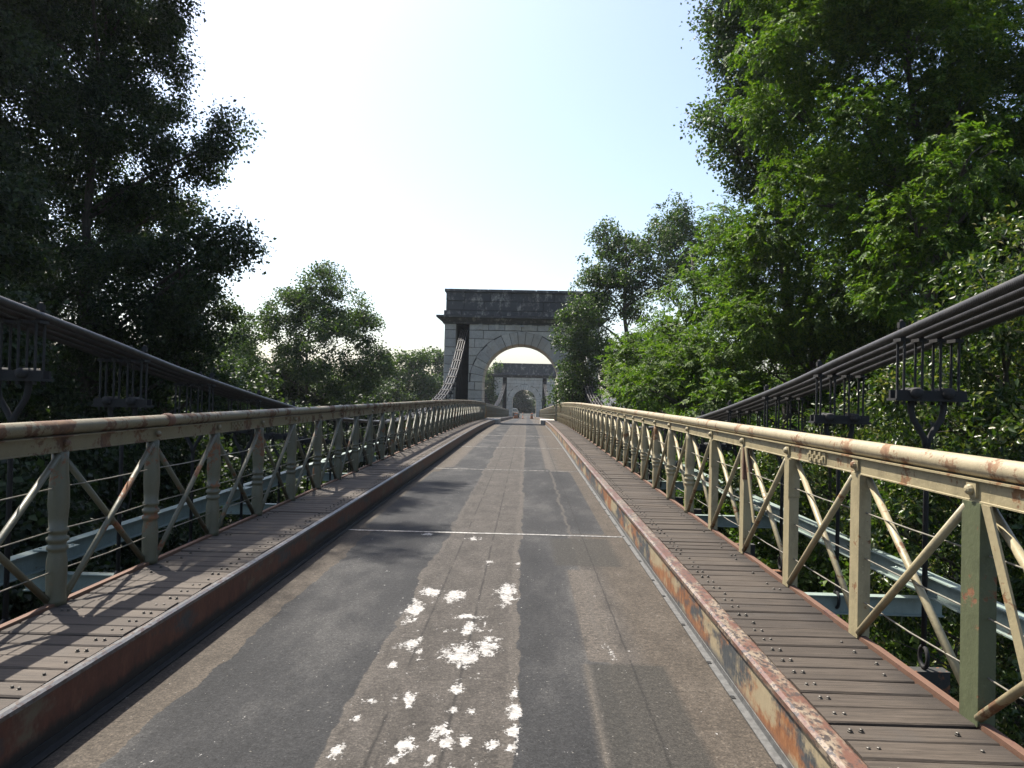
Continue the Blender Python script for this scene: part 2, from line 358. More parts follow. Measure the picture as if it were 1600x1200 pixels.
# worn spots, written as centre and size on the photograph, laid out on the road surface once
SPOTS = [(671, 925, 34, 18), (646, 952, 30, 38), (712, 932, 36, 24), (792, 927, 34, 32), (729, 963, 44, 8), (733, 983, 34, 20), (642, 1006, 26, 17), (622, 1011, 17, 12), (658, 1015, 12, 12),
         (721, 1022, 58, 42), (762, 1012, 44, 30), (610, 1040, 17, 12), (717, 1075, 22, 25), (579, 1096, 26, 13), (641, 1092, 20, 34), (802, 1085, 15, 25), (803, 1110, 26, 26), (708, 1110, 13, 9),
         (737, 1112, 9, 9), (804, 1142, 21, 25), (727, 1158, 24, 26), (692, 1142, 34, 25), (700, 1162, 26, 25), (629, 1165, 30, 30), (533, 1167, 26, 21), (800, 1169, 22, 22), (617, 1187, 14, 9), (675, 1185, 13, 10),
         (519, 1183, 9, 9), (767, 1162, 36, 16), (764, 879, 10, 9), (667, 834, 17, 4), (810, 881, 9, 5), (758, 975, 9, 11), (954, 1018, 15, 15), (742, 842, 20, 5), (655, 1030, 9, 8), (705, 1200, 20, 10), (560, 1120, 10, 8)]
def build_road():
    xs = np.linspace(-ROADW, ROADW, 153)
    ys = np.concatenate([np.arange(-1.5, 2.0, 0.1), np.arange(2.0, 8.6, 0.025), np.arange(8.6, 47, 0.2), np.arange(47, 131, 2.0)])
    X, Y = np.meshgrid(xs, ys); Z = np.vectorize(zd)(Y)
    nx, ny = len(xs), len(ys); V = np.stack([X, Y, Z], -1).reshape(-1, 3)
    idx = np.arange(nx * ny).reshape(ny, nx)
    Fq = np.stack([idx[:-1, :-1], idx[:-1, 1:], idx[1:, 1:], idx[1:, :-1]], -1).reshape(-1, 4)
    me = np_mesh('road', V, Fq)
    wh = np.zeros(len(V))
    for (px, py, w, h) in SPOTS:
        x0, y0 = ground_pt(px, py); xa, _ = ground_pt(px - w / 2, py); _, ya = ground_pt(px, py + h / 2); _, yb = ground_pt(px, py - h / 2)
        rx, ry = max(0.02, abs(x0 - xa)), max(0.04, (yb - ya) / 2); yc = (ya + yb) / 2
        q = ((V[:, 0] - x0) / rx) ** 2 + ((V[:, 1] - yc) / ry) ** 2
        wh = np.maximum(wh, 0.84 * np.exp(-0.72 * q))
    crown = np.exp(-((V[:, 0] + 0.02) / 0.40) ** 4) * np.clip((6.3 - V[:, 1]) / 1.0, 0, 1)
    wh = np.maximum(wh, 0.10 * crown)
    sm = lambda e, a, b: np.clip((e - a) / (b - a), 0, 1)
    def rect(x0, x1, y0, y1, s=0.03): return sm(V[:, 0], x0 - s, x0 + s) * (1 - sm(V[:, 0], x1 - s, x1 + s)) * sm(V[:, 1], y0 - s, y0 + s) * (1 - sm(V[:, 1], y1 - s, y1 + s))
    patch = np.maximum(rect(0.80, 1.22, 2.95, 4.17, .012), rect(0.70, 1.30, 6.55, 7.80))
    rim = np.maximum(rect(0.765, 1.22, 2.90, 4.17, .012) - rect(0.80, 1.25, 2.95, 4.2, .012), 0)
    light = np.maximum(rect(0.80, 1.0, 4.2, 6.4), rect(-1.3, -1.05, 15, 44, 0.06)); light = np.maximum(light, rect(0.84, 1.0, 15.0, 26.0, .05))
    dark = np.maximum(rect(0.40, 1.30, 8.05, 14.6, 0.05), rect(-1.35, -0.38, 8.05, 14.2, 0.12))
    for n_, a in (('white', wh), ('patch', patch), ('rim', rim), ('light', light), ('dark', dark)):
        at_ = me.attributes.new(n_, 'FLOAT', 'POINT'); at_.data.foreach_set('value', a.astype(np.float32))
    me.materials.append(M['road'])
    road = tag(link('road', me), kind='structure')
    slab = MB().sweep([(-1.7, -0.22), (1.7, -0.22), (1.7, -0.02), (-1.7, -0.02)], [(0, y, zd(y)) for y in ystations(-1.5, 130, 3)])
    slab.build('deck_slab', 'steel', road)
    for i, y in enumerate((7.93, 14.65, 20.9, 27.3)):
        mb = MB(); r = random.Random(i); n = 26; w = 0.016 if i == 0 else 0.011
        pts = [(-ROADW + 0.02 + (2 * ROADW - 0.04) * k / n, y + r.uniform(-0.006, 0.006)) for k in range(n + 1)]
        for (xa, ya), (xb, yb) in zip(pts, pts[1:]):
            b = len(mb.v); z = zd(y) + 0.004; wl_, wr_ = w * r.uniform(.6, 1.2), w
            mb.v += [(xa, ya - w, z), (xb, yb - w, z), (xb, yb, z + 0.008), (xa, ya, z + 0.008), (xb, yb + w, z), (xa, ya + w, z)]
            mb.f += [(b, b + 1, b + 2, b + 3), (b + 3, b + 2, b + 4, b + 5)]
        mb.build('expansion_joint', 'joint' if i == 0 else 'jointworn', road)
    for y in (44.6, 49.4):
        z = zd(y); MB().box(-ROADW + 0.01, ROADW - 0.01, y - 0.14, y + 0.14, z - 0.02, z + 0.012).build('expansion_joint', 'darkjoint', road)
def np_mesh(name, V, Fq):
    me = bpy.data.meshes.new(name); k = Fq.shape[1]
    me.vertices.add(len(V)); me.vertices.foreach_set('co', V.astype(np.float32).ravel())
    me.loops.add(Fq.size); me.loops.foreach_set('vertex_index', Fq.astype(np.int32).ravel())
    me.polygons.add(len(Fq)); me.polygons.foreach_set('loop_start', np.arange(0, Fq.size, k, dtype=np.int32))
    me.update(calc_edges=True); return me
build_road()

# ------------------------------------------------------------------ kerb beams
def build_kerb(s, y0, y1, xin, side, label, near):
    root = empty('kerb_beam', (s * xin, y0, 0)); tag(root, label, 'kerb', 'steel kerb beams along the carriageway')
    P = [(0, y - y0, zd(y)) for y in ystations(y0, y1, 1.0)]
    def sec(pts): return [(s * x, z) for x, z in pts] if s > 0 else [(s * x, z) for x, z in pts][::-1]
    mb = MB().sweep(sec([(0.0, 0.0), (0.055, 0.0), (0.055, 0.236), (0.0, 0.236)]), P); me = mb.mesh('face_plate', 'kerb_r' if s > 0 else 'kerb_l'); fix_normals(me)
    h = me.attributes.new('h', 'FLOAT', 'POINT'); h.data.foreach_set('value', [v[2] - zd(v[1] + y0) for v in mb.v])
    link('face_plate', me, root)
    mb = MB().sweep(sec([(-0.012, 0.237), (0.030, 0.237), (0.030, 0.257), (0.024, 0.263), (0.002, 0.263), (-0.012, 0.255)] if s < 0 else [(-0.012, 0.237), (0.086, 0.237), (0.086, 0.264), (0.076, 0.270), (0.004, 0.270), (-0.012, 0.260)]), P)
    me = mb.mesh('top_flange', 'kerbtop_r' if s > 0 else 'kerbtop_l'); fix_normals(me); link('top_flange', me, root)
    mb = MB().sweep(sec([(-0.045, 0.004), (-0.002, 0.004), (-0.002, 0.04), (-0.007, 0.04), (-0.009, 0.011), (-0.045, 0.010)]), P)
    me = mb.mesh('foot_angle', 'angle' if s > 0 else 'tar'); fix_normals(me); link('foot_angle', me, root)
    if near:
        hm = MB().box(-0.010, 0.010, -0.018, 0.018, 0, 0.003).mesh('drain_hole', 'hole')
        for k in range(18 if s > 0 else 0):
            y = 2.35 + 0.62 * k + 0.07 * ((k * 7) % 3)
            if y < y1: link('drain_hole', hm, root, (s * -0.036, y - y0, zd(y) + 0.0105))
    return root
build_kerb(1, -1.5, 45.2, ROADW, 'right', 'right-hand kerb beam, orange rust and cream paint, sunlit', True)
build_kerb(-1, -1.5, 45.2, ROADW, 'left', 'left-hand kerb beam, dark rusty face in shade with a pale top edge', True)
build_kerb(1, 49.2, 111, ROADW + 0.12, 'right', 'right-hand kerb beyond the first stone arch', False)
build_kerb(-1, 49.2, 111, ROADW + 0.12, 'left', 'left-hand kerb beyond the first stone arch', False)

# ------------------------------------------------------------------ plank walkways
def build_walkway(s, name):
    WALKIN = 1.61 if s > 0 else 1.553
    root = MB().sweep([(-0.05, -0.20), (0.05, -0.20), (0.05, -0.05), (-0.05, -0.05)], [(s * 1.72, y, zd(y) + WALKZ) for y in ystations(-1.5, 45.2, 1.5)])
    root.sweep([(-0.05, -0.20), (0.05, -0.20), (0.05, -0.05), (-0.05, -0.05)], [(s * 2.10, y, zd(y) + WALKZ) for y in ystations(-1.5, 45.2, 1.5)])
    root = tag(root.build(name, 'steel'), kind='structure')
    rnd = random.Random(5 if s > 0 else 6); pitch = 0.1475; kinds = []
    for k in range(10):
        w = pitch / 2 - 0.0045 - rnd.uniform(0, 0.005); c = rnd.uniform(0.004, 0.008); l = (WALKOUT - WALKIN) / 2; mb = MB()
        b = [(-w, -0.045), (w, -0.045), (w, -c), (w - c, 0), (-w + c, 0), (-w, -c)]
        for x in (-l + rnd.uniform(0, .01), l - rnd.uniform(0, .012)): mb.v += [(x, y, z) for y, z in b]
        n = 6; mb.f += [tuple(reversed(range(n))), tuple(range(n, 2 * n))] + [(i, (i + 1) % n, n + (i + 1) % n, n + i) for i in range(n)]
        me = mb.mesh('plank', 'wood' if s > 0 else 'wood_l'); fix_normals(me); kinds.append(me)
    N = 300; xc = s * (WALKIN + WALKOUT) / 2; y0 = 1.2
    bolts = MB()
    for i in range(N):
        y = y0 + i * pitch
        p = link('plank', kinds[rnd.randrange(10)], root, (xc + rnd.uniform(-.004, .004), y, zd(y) + WALKZ + rnd.uniform(-0.004, 0.004)), (rnd.gauss(0, 0.008), rnd.gauss(0, 0.003), rnd.gauss(0, 0.0025)))
        if y < 22:
            for bx in (WALKIN + 0.060, WALKIN + 0.098, WALKOUT - 0.085, WALKOUT - 0.12):
                if rnd.random() < (0.7 if bx > 1.9 else 0.08): continue
                ox, oy = rnd.uniform(-.004, .004), rnd.uniform(-.008, .008)
                bolts.lathe([(0.011, -0.002), (0.011, 0.002), (0.007, 0.003), (0.0075, 0.009), (0.004, 0.011)], 6, s * bx + ox, y + oy, zd(y) + WALKZ)
    tag(bolts.build('plank_bolts', 'bolt', root), kind='stuff')
    far = MB(); y = y0 - pitch
    while y > -1.4: far.box(xc - 0.29, xc + 0.29, y - 0.068, y + 0.068, WALKZ - 0.04, WALKZ); y -= pitch
    far.build('plank_rear', 'wood' if s > 0 else 'wood_l', root)['kind'] = 'stuff'
    P = [(s * WALKOUT, y, zd(y) + WALKZ) for y in ystations(-1.5, 45.2, 1.0)]
    mb = MB().sweep([(s * 0.0, -0.12), (s * 0.012, -0.12), (s * 0.036, 0.006), (s * 0.036, 0.016), (s * 0.0, 0.016)], P); me = mb.mesh('edge_angle', 'redlead'); fix_normals(me); link('edge_angle', me, root)
    # far span
    w = tag(MB().sweep([(-0.30, -0.03), (0.30, -0.03), (0.30, 0), (-0.30, 0)], [(s * 2.03, y, zd(y) + WALKZ) for y in ystations(48.9, 111.2, 2)]).build(name.replace('walkway', 'walkway_far'), 'wood'), kind='structure')
    tower = MB().box(s * 1.75 - 0.45, s * 1.75 + 0.45, 45.25, 48.85, -0.5, zd(46) + WALKZ - 0.01)
    tag(tower.build(name.replace('walkway', 'threshold'), 'stone'), kind='structure')
build_walkway(1, 'walkway_right'); build_walkway(-1, 'walkway_left')

# ------------------------------------------------------------------ railings
BALPROF = [(.062, 0), (.060, .03), (.056, .06), (.060, .16), (.060, .24), (.050, .29), (.049, .305), (.063, .312), (.063, .328), (.050, .335), (.050, .352), (.066, .36), (.066, .378), (.050, .386), (.050, .405), (.062, .412), (.062, .426), (.051, .434), (.056, .50), (.062, .56), (.060, .64), (.050, .74), (.045, .80), (.047, .86)]
BALPROF = [(0.046 + (r - 0.05) * 0.75, z) for r, z in BALPROF]
POST_H = 0.86
def build_railing(s, y0, y1, label, near):
    root = empty('bridge_railing', (s * RAILX, y0, 0)); tag(root, label, 'railing', 'lattice railings of the bridge')
    rx = 0.0 if near else 0.14
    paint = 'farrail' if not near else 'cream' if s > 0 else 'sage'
    st = [y for y in ystations(y0, y1, 1.0)]
    P = lambda z: [(s * rx, y - y0, zd(y) + z) for y in st]
    top = 1.30
    lo = WALKZ + POST_H
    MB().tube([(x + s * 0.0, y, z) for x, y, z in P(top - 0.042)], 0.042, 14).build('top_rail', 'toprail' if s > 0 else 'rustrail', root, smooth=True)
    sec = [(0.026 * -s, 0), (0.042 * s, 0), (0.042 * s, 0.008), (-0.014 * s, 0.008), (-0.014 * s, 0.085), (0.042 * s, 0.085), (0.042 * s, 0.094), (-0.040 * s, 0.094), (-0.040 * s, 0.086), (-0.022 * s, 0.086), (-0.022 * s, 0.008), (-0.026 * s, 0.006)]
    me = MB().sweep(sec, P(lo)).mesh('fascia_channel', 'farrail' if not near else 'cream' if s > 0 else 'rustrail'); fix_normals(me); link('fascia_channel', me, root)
    if not near:
        mb = MB(); bars = MB(); y = y0 + 0.4
        while y < y1:
            mb.lathe([(.06, 0), (.058, .28), (.066, .36), (.052, .42), (.06, .56), (.045, .86)], 6, s * rx, y - y0, zd(y) + WALKZ)
            bars.tube([(s * rx, y - y0 + .1, zd(y) + WALKZ), (s * rx, y - y0 + .95, zd(y) + WALKZ + .84)], 0.02, 4)
            y += 1.03
        tag(mb.build('baluster_row', paint, root), kind='stuff'); tag(bars.build('brace_row', paint, root), kind='stuff')
        return root
    # posts, braces, wires
    bal = MB().lathe(BALPROF, 14).mesh('post', paint, True); bal2 = None
    ch = MB()     # channel post: flat face to the walkway and two flanges
    ch.prism([(-0.032, 0), (0.032, 0), (0.032, 0.86), (-0.032, 0.86)], -0.052, 0.052, 0.004)
    flat = ch.mesh('post', 'cream'); fix_normals(flat)
    ch = MB().prism([(-0.034, 0), (0.034, 0), (0.034, 0.86), (-0.034, 0.86)], -0.06, 0.06, 0.004); green = ch.mesh('post', 'greenpost'); fix_normals(green)
    sleeve = MB().prism([(-0.040, 0.60), (0.036, 0.60), (0.036, 0.855), (-0.040, 0.855)], -0.056, -0.030, 0.003); slm = sleeve.mesh('sleeve', 'cream'); fix_normals(slm)
    slr = sleeve.mesh('sleeve', 'redlead'); fix_normals(slr)
    clip = MB().prism([(-0.03, 0.0), (0.03, 0.0), (0.03, 0.06), (-0.03, 0.06)], -0.03, 0.0, 0.004); clip.lathe([(.018, 0), (.02, .004), (.016, .012), (.006, .016)], 8)
    hd = MB().box(-0.012, 0.0, -0.032, 0.032, -0.028, 0.028)
    # a domed bolt head lying on its side
    dome = MB().lathe([(.022, 0), (.022, .010), (.017, .020), (.007, .025)], 10)
    R = Matrix.Rotation(math.radians(-90 * s), 3, 'Y')
    b0 = len(hd.v); hd.v += [tuple(R @ Vector(v) + Vector((-s * 0.010, 0, 0))) for v in dome.v]; hd.f += [tuple(b0 + i for i in f) for f in dome.f]
    clm = hd.mesh('clip_bolt', paint if s > 0 else 'rustrail')
    posts = []; k0 = -3 if s > 0 else -3; d0 = 2.95 if s > 0 else 4.12
    sp = 1.03; y = d0 + k0 * sp; i = k0
    while y < y1 - 0.05:
        if y > y0: posts.append((i, y))
        i += 1; y += sp
    brace = {}
    for (i, y) in posts:
        z = zd(y) + WALKZ
        if s > 0 and i <= 4:
            me = green if i == 0 else flat; p = link('post', me, root, (0, y - y0, z))
            if i in (2, 3, 4): link('sleeve', slr if i == 3 else slm, p)
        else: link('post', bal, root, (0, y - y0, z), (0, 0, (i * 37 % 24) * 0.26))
        link('clip_bolt', clm, root, (-s * 0.023, y - y0, zd(y) + lo + 0.048))
        if y + sp < y1 - 0.05:
            dz = zd(y + sp) - zd(y)
            for a, (za, zb, ox) in enumerate(((0.03, 0.84, 0.020 if s > 0 else -0.020), (0.84, 0.03, -0.020 if s > 0 else 0.020))):
                key = (a, round(dz, 2))
                if key not in brace: brace[key] = MB().tube([(0, 0.045, za), (0, sp - 0.045, zb + dz)], 0.0185, 8).mesh('brace', paint, True)
                link('brace', brace[key], root, (s * ox, y - y0, z))
    if s > 0:
        for (i, dt, db, zt, zl) in ((0, 0.10, 0.46, 0.86, 0.02), (3, 0.10, 0.34, 0.86, 0.30)):      # flat stays bolted beside the green and the red-headed post
            y = d0 + i * sp; z = zd(y) + WALKZ; w = 0.026; m2 = MB()
            for x in (-0.040, -0.030): m2.v += [(x, -dt - w, zt), (x, -dt + w, zt), (x, -db + w, zl), (x, -db - w, zl)]
            m2.f = [(0, 1, 2, 3), (7, 6, 5, 4)] + [(q, 4 + q, 4 + (q + 1) % 4, (q + 1) % 4) for q in range(4)]
            me = m2.mesh('stay_plate', 'cream'); fix_normals(me); link('stay_plate', me, root, (0, y - y0, z))
    rnd = random.Random(9)
    for h in (0.19, 0.42, 0.66):
        pts = []
        for (i, y) in posts:
            pts.append((s * 0.005, y - y0, zd(y) + WALKZ + h)); pts.append((s * 0.006, y - y0 + sp / 2, zd(y + sp / 2) + WALKZ + h - rnd.uniform(0.002, 0.012)))
        MB().tube(pts[:-1], 0.0042, 5).build('wire', 'wire', root, smooth=True)
    # cast splice plates
    for y in ((4.52, 13.4, 22.2) if s > 0 else (6.6, 15.5, 24.3)):
        pl = MB().box(-0.007, 0.0, -0.135, 0.135, -0.032, 0.032)
        for q in range(7):
            for r_ in (-1, 0, 1):
                if (q + r_) % 2 == 0: pl.box(-0.016, -0.006, -0.118 + q * 0.036, -0.090 + q * 0.036, r_ * 0.022 - 0.010, r_ * 0.022 + 0.010)
        if s < 0: pl.v = [(-x, y_, z_) for x, y_, z_ in pl.v]
        me = pl.mesh('splice_plate', 'cream' if s > 0 else 'rustrail'); fix_normals(me); link('splice_plate', me, root, (-s * 0.0225, y - y0, zd(y) + lo + 0.047))
    for y in ((17.5, 27.0) if s > 0 else (5.35, 14.0, 21.0)):       # sleeves where two lengths of tube meet
        MB().tube([(0, -0.05, 0), (0, -0.03, 0), (0, 0.03, 0), (0, 0.05, 0)], [0.044, 0.051, 0.051, 0.044], 14).build('rail_sleeve', 'redlead', root, (0, y - y0, zd(y) + top - 0.042), True)
    return root
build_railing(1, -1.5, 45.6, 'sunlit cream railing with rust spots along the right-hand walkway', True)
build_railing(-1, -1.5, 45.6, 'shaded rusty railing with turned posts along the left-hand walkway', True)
build_railing(1, 48.9, 111.4, 'right-hand railing between the two stone towers', False)
build_railing(-1, 48.9, 111.4, 'left-hand railing between the two stone towers', False)

# ------------------------------------------------------------------ deck frame
HANG0, HANGP = 3.92, 1.505
def build_frame():
    root = empty('deck_frame', (0, 0, -0.5)); tag(root, 'pale green steel beams hung below and outside the railings', 'steel frame')
    I = lambda w, h, t: [(-w, 0), (w, 0), (w, t), (t, t), (t, h - t), (w, h - t), (w, h), (-w, h), (-w, h - t), (-t, h - t), (-t, t), (-w, t)]
    for s in (-1, 1):
        me = MB().sweep(I(0.06, 0.19, 0.012), [(s * 4.15, y, zd(y) - 0.25 + 0.5) for y in ystations(-1.5, 45.5, 1.0)]).mesh('edge_beam', 'mint'); fix_normals(me); link('edge_beam', me, root)
    sec = I(0.05, 0.17, 0.01); cb = MB(); n = len(sec)
    for x in (-4.3, 4.3): cb.v += [(x, a, z) for a, z in sec]
    cb.f += [tuple(range(n)), tuple(reversed(range(n, 2 * n)))] + [(i, (i + 1) % n, n + (i + 1) % n, n + i) for i in range(n)]
    cbm = cb.mesh('cross_beam', 'mint'); fix_normals(cbm)
    fb = MB().box(-3.5, 3.5, -0.05, 0.05, 0, 0.18); fbm = fb.mesh('floor_beam', 'steel')
    gp = MB().box(-0.13, 0.13, -0.15, 0.15, 0, 0.01)
    for bx in (-0.09, 0, 0.09):
        for by in (-0.1, 0.1): gp.lathe([(.014, 0.01), (.014, .02), (.006, .026)], 6, bx, by)
    gpm = gp.mesh('gusset_plate', 'mint')
    for k in range(-2, 28):
        y = HANG0 + HANGP * k; z = zd(y) + 0.5
        if (k - 2) % 3 == 0:
            link('cross_beam', cbm, root, (0, y, z - 0.455))
            for s in (-1, 1): link('gusset_plate', gpm, root, (s * 4.02, y + 0.0, z - 0.055))
        else: link('floor_beam', fbm, root, (0, y, z - 0.60))
build_frame()

# ------------------------------------------------------------------ suspension cables and hangers
CP = [(-9, 4.3), (-4, 3.45), (0, 2.78), (5, 2.07), (6.4, 1.87), (7.8, 1.66), (10.8, 1.29), (14, 0.98), (20, 0.70), (26, 0.72), (31, 1.08), (35, 1.55), (37.8, 2.15), (41, 3.15), (44, 4.45), (46.4, 5.50), (47.4, 5.62)]
def hermite(P, y):
    for i in range(len(P) - 1):
        if y <= P[i + 1][0] or i == len(P) - 2: break
    tan = lambda j: (P[min(j + 1, len(P) - 1)][1] - P[max(j - 1, 0)][1]) / (P[min(j + 1, len(P) - 1)][0] - P[max(j - 1, 0)][0])
    h = P[i + 1][0] - P[i][0]; t = (y - P[i][0]) / h; t2, t3 = t * t, t ** 3
    return (2 * t3 - 3 * t2 + 1) * P[i][1] + (t3 - 2 * t2 + t) * h * tan(i) + (3 * t2 - 2 * t3) * P[i + 1][1] + (t3 - t2) * h * tan(i + 1)
def cab_z(y):
    if y <= 47.4: return hermite(CP, y)
    u = (y - 80.4) / 33.0; return (zd(80.4) + 1.35) * (1 - u * u) + u * u * (zd(y) + 5.75 if y > 80.4 else 5.62)
def cab_x(y, s=1):
    if y < 20: return 3.335 + (0.09 if s < 0 else 0)
    if y < 47.4: return 3.335 + (0.09 * (47.4 - y) / 27.4 if s < 0 else 0) + 0.31 * ((y - 20) / 27.4)
    return 3.645 - 0.615 * ((y - 47.4) / 66.0) - 0.1 * (1 - ((y - 80.4) / 33) ** 2)
STR = [-0.195, -0.065, 0.065, 0.195]
def build_cable(s, y0, y1, step, label):
    root = empty('suspension_cable', (s * cab_x(y0, s), y0, 0)); tag(root, label, 'cable', 'four-strand suspension cables')
    for o in STR:
        mb = MB(); ys = ystations(y0, y1, step); pts = [(s * (cab_x(y, s) + o) - s * cab_x(y0, s), y - y0, cab_z(y)) for y in ys]
        seg = 12; mb.tube(pts, 0.033, seg, False); me = mb.mesh('strand', 'cable', True)
        uv = me.uv_layers.new(name='UVMap'); L = 0; cum = [0]
        for a, b in zip(pts, pts[1:]): L += (Vector(b) - Vector(a)).length; cum.append(L)
        dat = []
        for i in range(len(pts) - 1):
            for k in range(seg):
                u0, u1 = k / seg, (k + 1) / seg; dat += [u0 * 0.4887, cum[i] * 4, u1 * 0.4887, cum[i] * 4, u1 * 0.4887, cum[i + 1] * 4, u0 * 0.4887, cum[i + 1] * 4]
        uv.data.foreach_set('uv', dat); link('strand', me, root)
    if y0 > 40:
        mb = MB(); y = y0 + 1.2
        while y < y1 - 0.5:
            x = s * cab_x(y, s) - s * cab_x(y0, s); mb.box(x - 0.26, x + 0.26, y - y0 - 0.05, y - y0 + 0.05, cab_z(y) - 0.06, cab_z(y) + 0.05); y += 1.49
        tag(mb.build('clamp_row', 'iron', root), kind='stuff')
build_cable(1, -9, 47.4, 0.5, 'dark four-strand cable sweeping down along the right-hand railing')
build_cable(-1, -9, 47.4, 0.5, 'dark four-strand cable sweeping down along the left-hand railing')
build_cable(1, 47.4, 113.4, 1.0, 'far cable on the right, hung between the two stone towers')
build_cable(-1, 47.4, 113.4, 1.0, 'far cable on the left, hung between the two stone towers')

ORD = ['nearest', 'second', 'third', 'fourth', 'fifth', 'sixth', 'seventh', 'eighth', 'ninth', 'tenth', 'eleventh', 'twelfth', 'thirteenth', 'fourteenth', 'fifteenth', 'sixteenth', 'seventeenth', 'eighteenth', 'nineteenth', 'twentieth',
       'twenty-first', 'twenty-second', 'twenty-third', 'twenty-fourth', 'twenty-fifth', 'twenty-sixth', 'twenty-seventh', 'twenty-eighth', 'twenty-ninth', 'thirtieth']
def build_hangers():
    st = MB()
    st.tube([(0, -0.048, -0.47), (0, -0.048, 0.0), (0, -0.034, 0.034), (0, 0, 0.048), (0, 0.034, 0.034), (0, 0.048, 0.0), (0, 0.048, -0.47)], 0.0095, 6)
    st.box(-0.030, 0.030, -0.055, 0.055, -0.058, -0.034)
    stm = st.mesh('stirrup', 'iron')
    cp = MB().box(-0.022, 0.022, -0.018, 0.018, 0.044, 0.085); cp.lathe([(.016, .085), (.016, .098), (.008, .104)], 6); cap = cp.mesh('cap_nut', 'iron')
    cr = MB().box(-0.25, 0.25, -0.060, -0.036, -0.47, -0.41).box(-0.25, 0.25, 0.036, 0.060, -0.47, -0.41).box(-0.262, 0.262, -0.070, 0.070, -0.488, -0.470)
    for o in STR:
        for q in (-0.048, 0.048): cr.lathe([(.016, -.515), (.016, -.49)], 6, o, q)
    crm = cr.mesh('crosspiece', 'iron')
    cbm = MB().box(-0.25, 0.25, -0.12, 0.12, -0.042, 0.042).mesh('clamp_bar', 'iron')
    fk = MB()
    for q in (-1, 1):
        fk.tube([(q * 0.115, 0, -0.42), (q * 0.118, 0, -0.55), (q * 0.10, 0, -0.62), (q * 0.05, 0, -0.70), (q * 0.012, 0, -0.77), (0, 0, -0.83)], [0.024, 0.024, 0.023, 0.022, 0.022, 0.024], 8)
        b0 = len(fk.v); L = MB().lathe([(.03, -.075), (.042, -.06), (.042, .06), (.03, .075)], 10)
        fk.v += [(q * 0.115 + v[0], v[2] * 1.5, -0.43 + v[1]) for v in L.v]; fk.f += [tuple(b0 + i for i in f) for f in L.f]
    fkm = fk.mesh('fork', 'iron', True)
    rods = {}
    for s in (1, -1):
        for k in range(0, 28):
            y = HANG0 + HANGP * k; zc = cab_z(y); side = 'right' if s > 0 else 'left'; zb = zd(y) - 0.42
            root = empty('cable_hanger', (s * cab_x(y, s), y, zb))
            tag(root, '%s black iron hanger from the camera on the %s-hand cable' % (ORD[k], side), 'hanger', 'iron hangers of the %s-hand cable' % side)
            h = zc - zb
            for o in STR: st_ = link('stirrup', stm, root, (s * o, 0, h)); 
            for o in (STR if k < 8 else STR[::3]): link('cap_nut', cap, root, (s * o, 0, h))
            if k >= 14: link('clamp_bar', cbm, root, (0, 0, h), (math.atan((cab_z(y + .2) - cab_z(y - .2)) / .4), 0, 0))
            link('crosspiece', crm, root, (0, 0, h)); link('fork', fkm, root, (0, 0, h))
            top = h - 0.80
            if top > 0.05:
                mb = MB().tube([(0, 0, 0.16), (0, 0, max(0.2, top - 0.05)), (0, 0, max(0.24, top))], [0.019, 0.019, 0.023], 8)
                loop = [(0.0, 0.055 * math.sin(a), 0.09 - 0.075 * math.cos(a)) for a in np.linspace(math.pi, 3 * math.pi, 14)]
                mb.tube(loop, 0.016, 6, False); mb.build('rod', 'iron', root, smooth=True)
build_hangers()

